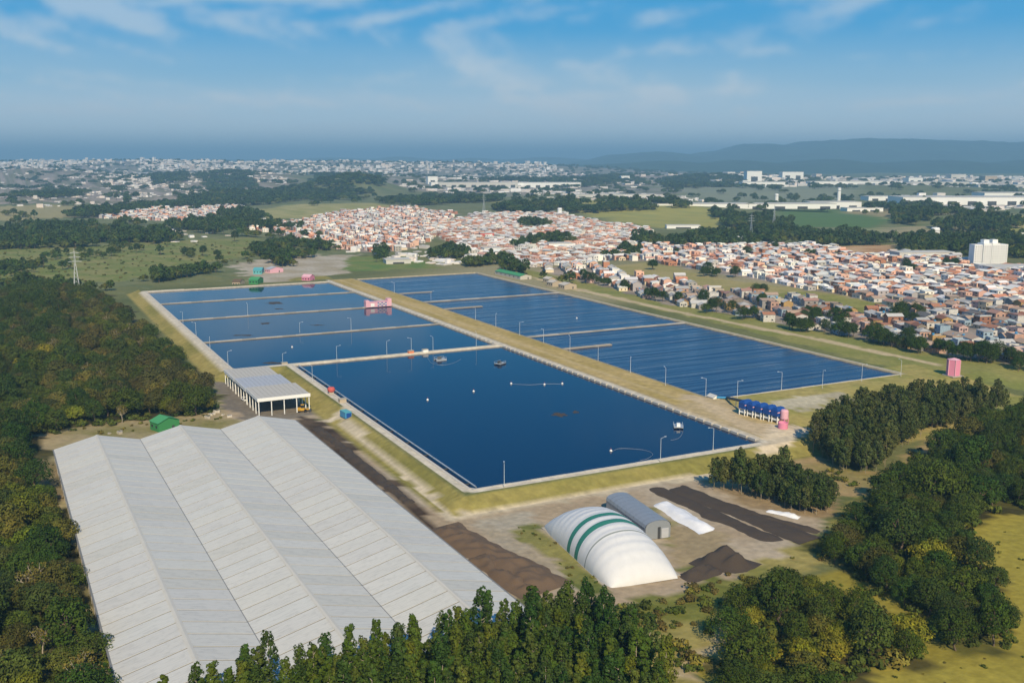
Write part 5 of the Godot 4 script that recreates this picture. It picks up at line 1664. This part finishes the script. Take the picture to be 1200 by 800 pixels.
var wall_tones := {"white": Color8(232, 228, 220), "cream": Color8(224, 208, 178), "salmon": Color8(214, 174, 152), "brick": Color8(176, 124, 98), "grey": Color8(172, 168, 164), "pale pink": Color8(222, 190, 182), "pale blue": Color8(176, 198, 212), "ochre": Color8(206, 170, 110), "rough concrete": Color8(158, 146, 132)}
var roof_tones := {"terracotta": Color8(196, 138, 106), "rust brown": Color8(160, 112, 90), "dull red": Color8(194, 152, 136), "pale grey": Color8(200, 198, 194), "dark grey": Color8(128, 126, 126), "white": Color8(226, 224, 218), "sun-bleached tan": Color8(206, 178, 154)}
var forms := []

func house_form(w: float, l: float, wall: float, kind: String) -> Array:
	# [wall mesh, roof mesh, window spots, door spot, kind, storeys]
	var s := Shape.new()
	var r := Shape.new()
	var rise := w * 0.2
	if kind == "flat":
		s.box(Vector3(0, wall * 0.5 - 0.5, 0), Vector3(w, wall + 1.0, l))
		r.box(Vector3(0, wall + 0.03, 0), Vector3(w - 0.5, 0.1, l - 0.5))
		for e in [[0, l * 0.5 - 0.1, w, 0.2], [0, -l * 0.5 + 0.1, w, 0.2], [w * 0.5 - 0.1, 0, 0.2, l - 0.42], [-w * 0.5 + 0.1, 0, 0.2, l - 0.42]]:
			s.box(Vector3(e[0], wall + 0.35, e[1]), Vector3(e[2], 0.7, e[3]))
	elif kind == "lean":
		s.box(Vector3(0, wall * 0.5 - 0.5, 0), Vector3(w, wall + 1.0, l))
		var a := w * 0.5 + 0.3
		var b := l * 0.5 + 0.3
		r.quad(Vector3(-a, wall + 0.1, b), Vector3(a, wall + 0.9, b), Vector3(a, wall + 0.9, -b), Vector3(-a, wall + 0.1, -b))
		r.quad(Vector3(a, wall + 0.1, b), Vector3(a, wall + 0.1, -b), Vector3(a, wall + 0.9, -b), Vector3(a, wall + 0.9, b))
		r.tri(Vector3(-a, wall + 0.1, b), Vector3(a, wall + 0.1, b), Vector3(a, wall + 0.9, b))
		r.tri(Vector3(a, wall + 0.1, -b), Vector3(-a, wall + 0.1, -b), Vector3(a, wall + 0.9, -b))
		r.quad(Vector3(-a, wall + 0.06, -b), Vector3(a, wall + 0.06, -b), Vector3(a, wall + 0.06, b), Vector3(-a, wall + 0.06, b))
	else:
		s.box(Vector3(0, wall * 0.5 - 0.5, 0), Vector3(w, wall + 1.0, l))
		var hip := 0.0
		if kind == "hip":
			hip = w * 0.5
		else:
			s.tri(Vector3(-w / 2, wall, l / 2), Vector3(w / 2, wall, l / 2), Vector3(0, wall + rise, l / 2))
			s.tri(Vector3(w / 2, wall, -l / 2), Vector3(-w / 2, wall, -l / 2), Vector3(0, wall + rise, -l / 2))
		var a := w * 0.5 + 0.45
		var b := l * 0.5 + 0.45
		var y0 := wall + 0.02
		var y1 := wall + rise + 0.25
		var c := b - hip
		r.quad(Vector3(-a, y0, b), Vector3(0, y1, c), Vector3(0, y1, -c), Vector3(-a, y0, -b))
		r.quad(Vector3(0, y1, c), Vector3(a, y0, b), Vector3(a, y0, -b), Vector3(0, y1, -c))
		if hip > 0:
			r.tri(Vector3(-a, y0, b), Vector3(a, y0, b), Vector3(0, y1, c))
			r.tri(Vector3(a, y0, -b), Vector3(-a, y0, -b), Vector3(0, y1, -c))
	var spots := []
	var floors := 2 if wall > 4.5 else 1
	for f in floors:
		for k in 2:
			spots.append([Vector3(w * (0.26 if k else -0.26), 1.6 + f * 2.8, l * 0.5 + 0.03), 0.0])
			spots.append([Vector3(-w * 0.5 - 0.03, 1.6 + f * 2.8, l * (0.25 if k else -0.2)), PI / 2])
			spots.append([Vector3(w * 0.5 + 0.03, 1.6 + f * 2.8, l * (0.22 if k else -0.26)), PI / 2])
	return [s.mesh(), r.mesh(), spots, Vector3(0.2, 1.05, l * 0.5 + 0.03), kind, floors]

func make_forms() -> void:
	for e in [[7.0, 10.0, 3.1, "gable"], [8.0, 9.0, 3.3, "hip"], [6.5, 11.0, 3.2, "lean"], [7.0, 9.5, 5.8, "flat"], [7.5, 10.0, 5.9, "gable"], [6.2, 8.5, 3.2, "flat"], [8.5, 12.0, 3.4, "gable"], [6.8, 9.5, 6.0, "lean"]]:
		forms.append(house_form(e[0], e[1], e[2], e[3]))

func baked(f: Array, wc: Color, rc: Color) -> ArrayMesh:
	var a0: Array = f[0].surface_get_arrays(0)
	var a1: Array = f[1].surface_get_arrays(0)
	var s := Shape.new()
	s.p = a0[Mesh.ARRAY_VERTEX]; s.n = a0[Mesh.ARRAY_NORMAL]; s.i = a0[Mesh.ARRAY_INDEX]; s.t = a0[Mesh.ARRAY_TEX_UV]
	s.c.resize(s.p.size())
	s.c.fill(wc.srgb_to_linear())
	var k := s.p.size()
	s.p.append_array(a1[Mesh.ARRAY_VERTEX]); s.n.append_array(a1[Mesh.ARRAY_NORMAL]); s.t.append_array(a1[Mesh.ARRAY_TEX_UV])
	for e in a1[Mesh.ARRAY_INDEX]:
		s.i.append(e + k)
	var rest := PackedColorArray()
	rest.resize(s.p.size() - k)
	rest.fill(rc.srgb_to_linear())
	s.c.append_array(rest)
	s.col = rgb(52, 54, 58)
	for w in f[2]:
		s.box(w[0], Vector3(1.3, 1.1, 0.08), w[1])
	s.box(f[3], Vector3(1.0, 2.1, 0.08))
	return s.mesh()

func make_town() -> void:
	make_forms()
	var eye := Vector2(EYE_U, EYE_V)
	var lots := []
	var open := [poly([630, 454, 653, 530, 576, 522, 507, 500, 450, 504, 407, 515, 366, 516, 321, 519, 284, 511, 256, 492, 237, 444, 293, 473, 339, 459, 387, 462, 397, 441, 434, 434, 483, 453, 522, 439, 592, 435]), poly([522, 765, 522, 807, 468, 753, 469, 714]), poly([513, 914, 481, 932, 406, 837, 436, 815])]
	for a in WOODS.slice(0, 7):
		open.append(a)
	for d in TOWN.size():
		var pts: PackedVector2Array = TOWN[d][0]
		var turn: float = TOWN[d][1]
		var c := Vector2.ZERO
		for q in pts:
			c += q
		c /= pts.size()
		var reach := 0.0
		for q in pts:
			reach = maxf(reach, q.distance_to(c))
		var ax := Vector2(cos(turn), sin(turn))
		var ay := Vector2(-ax.y, ax.x)
		var step := 8.2 if d < 2 else 9.0
		var nx := int(reach / step)
		var x := -reach
		var i := 0
		while x < reach:
			i += 1
			x += step
			if i % 14 == 0:
				x += 9.0
			var y := -reach
			var j := 0
			while y < reach:
				j += 1
				y += 13.0 if j % 2 else 21.0
				var q := c + ax * x + ay * y + Vector2(rng.randf() - 0.5, rng.randf() - 0.5) * 2.4
				if rng.randf() < 0.07 or not Geometry2D.is_point_in_polygon(q, pts):
					continue
				var free := true
				for h in open:
					if Geometry2D.is_point_in_polygon(q, h):
						free = false
						break
				if not free:
					continue
				var face := -turn + (PI if j % 2 else 0.0) + (rng.randf() - 0.5) * 0.08 + (PI / 2 if rng.randf() < 0.25 else 0.0)
				lots.append([eye.distance_to(q), q, SITE_YAW + face, d])
	nearest_first(lots)
	print("houses ", lots.size())
	var wk := ["white", "white", "white", "cream", "salmon", "brick", "grey", "pale pink", "pale blue", "ochre", "rough concrete", "white", "salmon", "white", "cream"]
	var rk := ["terracotta", "rust brown", "dull red", "pale grey", "white", "sun-bleached tan", "terracotta", "pale grey", "dark grey", "dull red", "sun-bleached tan", "white", "white", "sun-bleached tan"]
	var wmats := {}
	var rmats := {}
	var speck := noise_tex(256, 0.04, 0.7, 1.0, 44, 5)
	for e in wall_tones:
		wmats[e] = grained(mat("house_wall " + e, wall_tones[e], 0.85), speck, 11.0)
	for e in roof_tones:
		rmats[e] = grained(mat("house_roof " + e, roof_tones[e], 0.85), speck, 6.0)
	var pane := boxm(Vector3(1.3, 1.1, 0.08))
	var leaf := boxm(Vector3(1.0, 2.1, 0.08))
	var tank := Shape.new()
	tank.lathe(Vector3.ZERO, [[0.75, 0.0], [0.85, 1.0], [0.9, 1.05], [0.6, 1.3], [0.0, 1.4]], 8)
	var tank_mesh := tank.mesh()
	var made := 0
	var bulk := []
	var combos := []
	var tones := []
	for k in 16:
		combos.append(k % forms.size())
		tones.append([["white", "cream", "pale pink", "white", "salmon", "grey", "white", "brick"][(k + k / 8) % 8], ["dull red", "white", "sun-bleached tan", "pale grey", "white", "terracotta", "white", "pale grey", "rust brown"][k % 9]])
		bulk.append([])
	for e in lots:
		var q: Vector2 = e[1]
		var at := G(q)
		if made < 300 and seen(at, 4.0, 0.0):
			var f: Array = forms[rng.randi() % forms.size()]
			var wn: String = wk[rng.randi() % wk.size()]
			var rn: String = rk[rng.randi() % rk.size()]
			if f[4] == "flat":
				rn = ["pale grey", "white", "dark grey"][rng.randi() % 3]
			var tanked := rng.randf() < 0.22
			var label := "%s %s-storey house with %s %s roof%s" % [wn, "two" if f[5] == 2 else "one", rn, {"gable": "gabled", "hip": "hipped", "lean": "lean-to", "flat": "flat"}[f[4]], " and blue water tank" if tanked else ""]
			var o := thing("town_house", label, "house", at, e[2], "houses on the town's edge")
			part("wall", f[0], wmats[wn], o)
			part("roof", f[1], rmats[rn], o)
			for w in f[2]:
				if rng.randf() < 0.85:
					part("window", pane, M.glass_dark, o, w[0], w[1])
			part("door", leaf, M.dark_metal, o, f[3])
			if tanked:
				part("water_tank", tank_mesh, M.light_blue, o, Vector3(1.2, (6.0 if f[5] == 2 else 3.4) + 0.2, -2.0))
			var k := 0.88 + 0.3 * rng.randf()
			o.scale = Vector3(k, 0.9 + 0.25 * rng.randf(), 0.85 + 0.3 * rng.randf())
			made += 1
		else:
			var k := rng.randi() % 16
			var l := 0.92 + 0.26 * rng.randf()
			bulk[k].append([at, e[2], Vector3(0.85 + 0.4 * rng.randf(), 0.85 + 0.35 * rng.randf(), 0.85 + 0.4 * rng.randf()), Color(l, l * (0.96 + 0.06 * rng.randf()), l * (0.94 + 0.08 * rng.randf()))])
	print("house things ", made)
	for k in 16:
		mass("town_houses", "tightly packed small houses of the town, too many to count", "houses", baked(forms[combos[k]], wall_tones[tones[k][0]], roof_tones[tones[k][1]]), bulk[k], M.building)
	# the far city: pale blocks on the plain and the horizon
	var city := Shape.new()
	city.box(Vector3(0, 0.5, 0), Vector3.ONE)
	var cm := city.mesh()
	var blocks := []
	for a in [
		[poly([11877, -609, 10706, 879, 9998, 3083, 8394, 4665, 6153, 3572, 6552, 2003, 7754, 426, 7804, -458]), 2300, 20.0, 24.0],
		[poly([15209, -732, 11142, 836, 8375, 2115, 6668, 2560, 4686, 1744, 4361, 909, 5613, 358, 7434, -445]), 900, 12.0, 26.0],
		[poly([7697, 538, 6706, 985, 6420, 1547, 3180, 776, 3092, 593, 3664, 219]), 1500, 7.0, 14.0],
		[poly([5500, 2108, 6676, 3413, 5199, 3948, 3951, 3189, 2849, 1820, 2741, 1283, 3178, 1174]), 900, 9.0, 26.0],
		[poly([4110, 3312, 4461, 4746, 4004, 6297, 2646, 4280, 3006, 3261, 3283, 2716]), 700, 14.0, 40.0],
		[poly([2833, 1458, 2763, 1988, 2151, 1818, 2047, 1493, 2413, 1303]), 260, 6.0, 18.0],
		[poly([2035, 2344, 1935, 3224, 1252, 2210, 1514, 1884]), 160, 8.0, 30.0],
		[poly([8040, -136, 6966, 475, 3535, 471, 2530, 91, 2453, -150]), 700, 6.0, 13.0],
		[poly([1820, -63, 1479, 14, 1210, 95, 1117, 150, 1669, 233]), 26, 5.0, 11.0],
		[poly([973, 261, 1029, 323, 1050, 409, 849, 399, 745, 328, 832, 287, 914, 271]), 90, 4.5, 9.0],
	]:
		var pts: PackedVector2Array = a[0]
		var lo := pts[0]
		var hi := pts[0]
		for q in pts:
			lo = lo.min(q)
			hi = hi.max(q)
		var n := 0
		var tries := 0
		while n < a[1] and tries < 60000:
			tries += 1
			var q := Vector2(lerpf(lo.x, hi.x, rng.randf()), lerpf(lo.y, hi.y, rng.randf()))
			if not Geometry2D.is_point_in_polygon(q, pts):
				continue
			if n_mid.get_noise_2d(q.x * 0.05, q.y * 0.05) + rng.randfn() * 0.25 < -0.05:
				continue
			n += 1
			var l := 0.55 + 0.35 * rng.randf()
			var warm := rng.randf()
			var c := Color(l, l * lerpf(0.98, 0.84, warm * warm), l * lerpf(0.96, 0.72, warm * warm))
			var tall: float = a[2] * (0.35 + 0.9 * rng.randf() * rng.randf() + (0.8 if rng.randf() < 0.06 else 0.0))
			blocks.append([G(q, -1.0), rng.randf() * PI, Vector3(a[3] * (0.5 + rng.randf()), tall, a[3] * (0.4 + 0.7 * rng.randf())), c])
	mass("distant_city", "pale distant city blocks spread along the hazy horizon", "city", cm, blocks, M.building)

# ---------------------------------------------------------------- mountains

func make_ridge(called: String, knots: Array, away: float, depth: float, c: Color, seed_: int) -> void:
	# knots of [bearing as metres sideways at that distance, height]; a real massif with slopes on both sides
	var f := FastNoiseLite.new()
	f.seed = seed_
	f.frequency = 0.0011
	f.fractal_octaves = 6
	var s := Shape.new()
	var x0: float = knots[0][0]
	var x1: float = knots[-1][0]
	var nx := int((x1 - x0) / 90.0)
	var nz := 46
	var ps := []
	for a in nx + 1:
		var x := lerpf(x0, x1, float(a) / nx)
		var top := 0.0
		for k in knots.size() - 1:
			if x >= knots[k][0] and x <= knots[k + 1][0]:
				var t: float = (x - knots[k][0]) / (knots[k + 1][0] - knots[k][0])
				top = lerpf(knots[k][1], knots[k + 1][1], t * t * (3.0 - 2.0 * t))
		for b in nz + 1:
			var t := float(b) / nz * 2.0 - 1.0
			var z := -away - t * depth
			var bump := f.get_noise_2d(x, z)
			var spur := 1.0 - absf(f.get_noise_2d(x * 0.8 + 3000.0, z * 0.5)) * 2.2
			var prof := pow(maxf(0.0, cos(clampf(t + bump * 0.12 * (1.0 - absf(t)), -1, 1) * PI * 0.5)), 1.3)
			var h := top * prof * (1.0 + (bump * 0.10 + spur * 0.34 - 0.17) * (1.0 - prof) * 2.0 + f.get_noise_2d(x * 2.5, z * 2.5) * 0.07)
			s.p.append(Vector3(x, h - 4.0, z))
			s.n.append(Vector3.UP)
			var l := 1.0 + 0.5 * f.get_noise_2d(x * 3.0, z * 3.0)
			s.c.append(Color(c.r * l, c.g * l, c.b * l))
			s.t.append(Vector2(x, z) / 300.0)
	for a in nx:
		for b in nz:
			var k := a * (nz + 1) + b
			s.i.append_array([k, k + 1, k + nz + 1, k + 1, k + nz + 2, k + nz + 1])
	for k in s.n.size():
		s.n[k] = Vector3.ZERO
	smooth_up(s)
	struct(called, s, M.building)

func make_mountains() -> void:
	var far := 16500.0
	var m := far / 1140.0
	var knots := []
	for e in [[640, 196], [680, 188], [715, 181], [760, 178], [800, 181], [830, 177], [868, 169], [905, 171], [935, 166.5], [1000, 163.5], [1060, 165], [1110, 166.5], [1150, 171], [1180, 167], [1230, 163], [1300, 166], [1380, 175], [1500, 192]]:
		knots.append([(e[0] - 600.0) * m, maxf(0.0, 124.0 + (186.0 - e[1]) * m)])
	make_ridge("mountain_range", knots, far, 4400.0, rgb(56, 76, 52), 4)
	far = 10500.0
	m = far / 1140.0
	knots = []
	for e in [[600, 198], [660, 193], [720, 191], [770, 187.5], [815, 190], [850, 187], [900, 190], [960, 186], [1010, 190], [1080, 187], [1140, 190], [1210, 185], [1300, 190], [1400, 198]]:
		knots.append([(e[0] - 600.0) * m, maxf(0.0, 124.0 + (186.0 - e[1]) * m)])
	make_ridge("foothills", knots, far, 1900.0, rgb(56, 76, 52), 6)
	far = 21000.0
	m = far / 1140.0
	knots = []
	for e in [[-120, 190], [-40, 187], [40, 186.5], [120, 187.5], [200, 188], [260, 186.5], [330, 187], [400, 184.5], [440, 186], [470, 183.5], [520, 186.5], [560, 185], [590, 186.5], [640, 184], [700, 187], [800, 190]]:
		knots.append([(e[0] - 600.0) * m, maxf(0.0, 124.0 + (186.0 - e[1]) * m)])
	make_ridge("far_hills", knots, far, 3600.0, rgb(56, 76, 52), 9)

# ---------------------------------------------------------------- sky

func make_sky() -> PanoramaSkyMaterial:
	var w := 1536
	var h := 768
	var im := Image.create(w, h, false, Image.FORMAT_RGBF)
	var f := FastNoiseLite.new()
	f.seed = 12
	f.frequency = 0.72
	f.fractal_octaves = 5
	f.fractal_gain = 0.6
	var f2 := FastNoiseLite.new()
	f2.seed = 15
	f2.frequency = 0.11
	f2.fractal_octaves = 3
	var stops := [[0.0, Color(0.60, 0.75, 0.83)], [1.6, Color(0.62, 0.77, 0.86)], [4.0, Color(0.28, 0.54, 0.75)], [7.0, Color(0.07, 0.38, 0.72)], [10.0, Color(0.035, 0.34, 0.70)], [14.0, Color(0.02, 0.27, 0.62)], [30.0, Color(0.02, 0.18, 0.48)], [90.0, Color(0.02, 0.12, 0.37)]]
	var white := Color(0.60, 0.70, 0.78)
	for y in h:
		var el := 90.0 - 180.0 * (y + 0.5) / h
		var base: Color = stops[0][1]
		for k in stops.size() - 1:
			if el >= stops[k][0] and el <= stops[k + 1][0]:
				var t: float = (el - stops[k][0]) / (stops[k + 1][0] - stops[k][0])
				base = stops[k][1].lerp(stops[k + 1][1], t)
		if el <= 0.0:
			im.fill_rect(Rect2i(0, y, w, h - y), Color(0.14, 0.22, 0.28))
			break
		var sy := sin(deg_to_rad(el))
		var cy := cos(deg_to_rad(el))
		var strength := smoothstep(0.8, 3.6, el) * lerpf(0.8, 0.22, smoothstep(7.5, 13.0, el))
		var veil := smoothstep(0.6, 2.6, el) * (1.0 - smoothstep(3.6, 7.0, el)) * 0.36
		var reach := cy / (sy + 0.035)
		for x in w:
			var az := TAU * (x + 0.5) / w
			var q := Vector2(cos(az), sin(az)) * reach
			var warp := f2.get_noise_2d(q.x, q.y)
			var a := f.get_noise_2d(q.x * 0.42 + warp * 2.6 + q.y * 0.2, q.y * 1.5 - q.x * 0.1 + warp * 1.5)
			var b := f2.get_noise_2d(q.x * 1.4 + 40.0, q.y * 1.4)
			var k := smoothstep(-0.12, 0.58, a * 0.9 + b * 0.65) * strength
			im.set_pixel(x, y, base.lerp(white, clampf(k * 0.75 + veil * (0.75 + b), 0.0, 0.9)))
	var m := PanoramaSkyMaterial.new()
	m.panorama = ImageTexture.create_from_image(im)
	return m


func _ready() -> void:
	var t0 := Time.get_ticks_msec()
	# camera
	var cam := Camera3D.new()
	cam.name = "camera"
	cam.position = Vector3(0, 124, 0)
	cam.rotation.x = -0.181359
	cam.fov = 37.84
	cam.near = 1.0
	cam.far = 120000.0
	add_child(cam)
	cam.current = true
	# sky, air and exposure
	var we := WorldEnvironment.new()
	we.name = "environment"
	var env := Environment.new()
	env.background_mode = Environment.BG_SKY
	env.sky = Sky.new()
	env.sky.sky_material = make_sky()
	env.background_energy_multiplier = 1.0
	env.tonemap_mode = Environment.TONE_MAPPER_LINEAR
	env.tonemap_exposure = 1.0
	env.sdfgi_enabled = true
	env.ssao_enabled = true
	env.ssil_enabled = true
	env.fog_enabled = true
	env.fog_density = 0.00011
	env.fog_light_color = Color(0.66, 0.87, 1.0)
	we.environment = env
	add_child(we)
	# sun
	var sun := DirectionalLight3D.new()
	sun.name = "sun"
	sun.light_energy = 1.6
	sun.light_color = Color(1.0, 0.93, 0.8)
	sun.light_angular_distance = 0.5
	sun.shadow_enabled = true
	add_child(sun)
	sun.look_at_from_position(Vector3.ZERO, -Vector3(0.2, 0.77, 0.98))
	for e in [[n_big, 1, 0.0012, 4], [n_mid, 2, 0.02, 4], [n_fine, 3, 0.16, 3]]:
		e[0].seed = e[1]
		e[0].frequency = e[2]
		e[0].fractal_octaves = e[3]
		e[0].noise_type = FastNoiseLite.TYPE_SIMPLEX_SMOOTH
	rng.seed = 77
	print("sky ", Time.get_ticks_msec() - t0)
	make_materials()
	make_zones()
	print("materials ", Time.get_ticks_msec() - t0)
	make_ground()
	print("ground ", Time.get_ticks_msec() - t0)
	make_mountains()
	make_lagoons()
	make_yard()
	print("yard ", Time.get_ticks_msec() - t0)
	make_landmarks()
	make_town()
	print("town ", Time.get_ticks_msec() - t0)
	make_tree_kinds()
	make_woods()
	print("woods ", Time.get_ticks_msec() - t0)
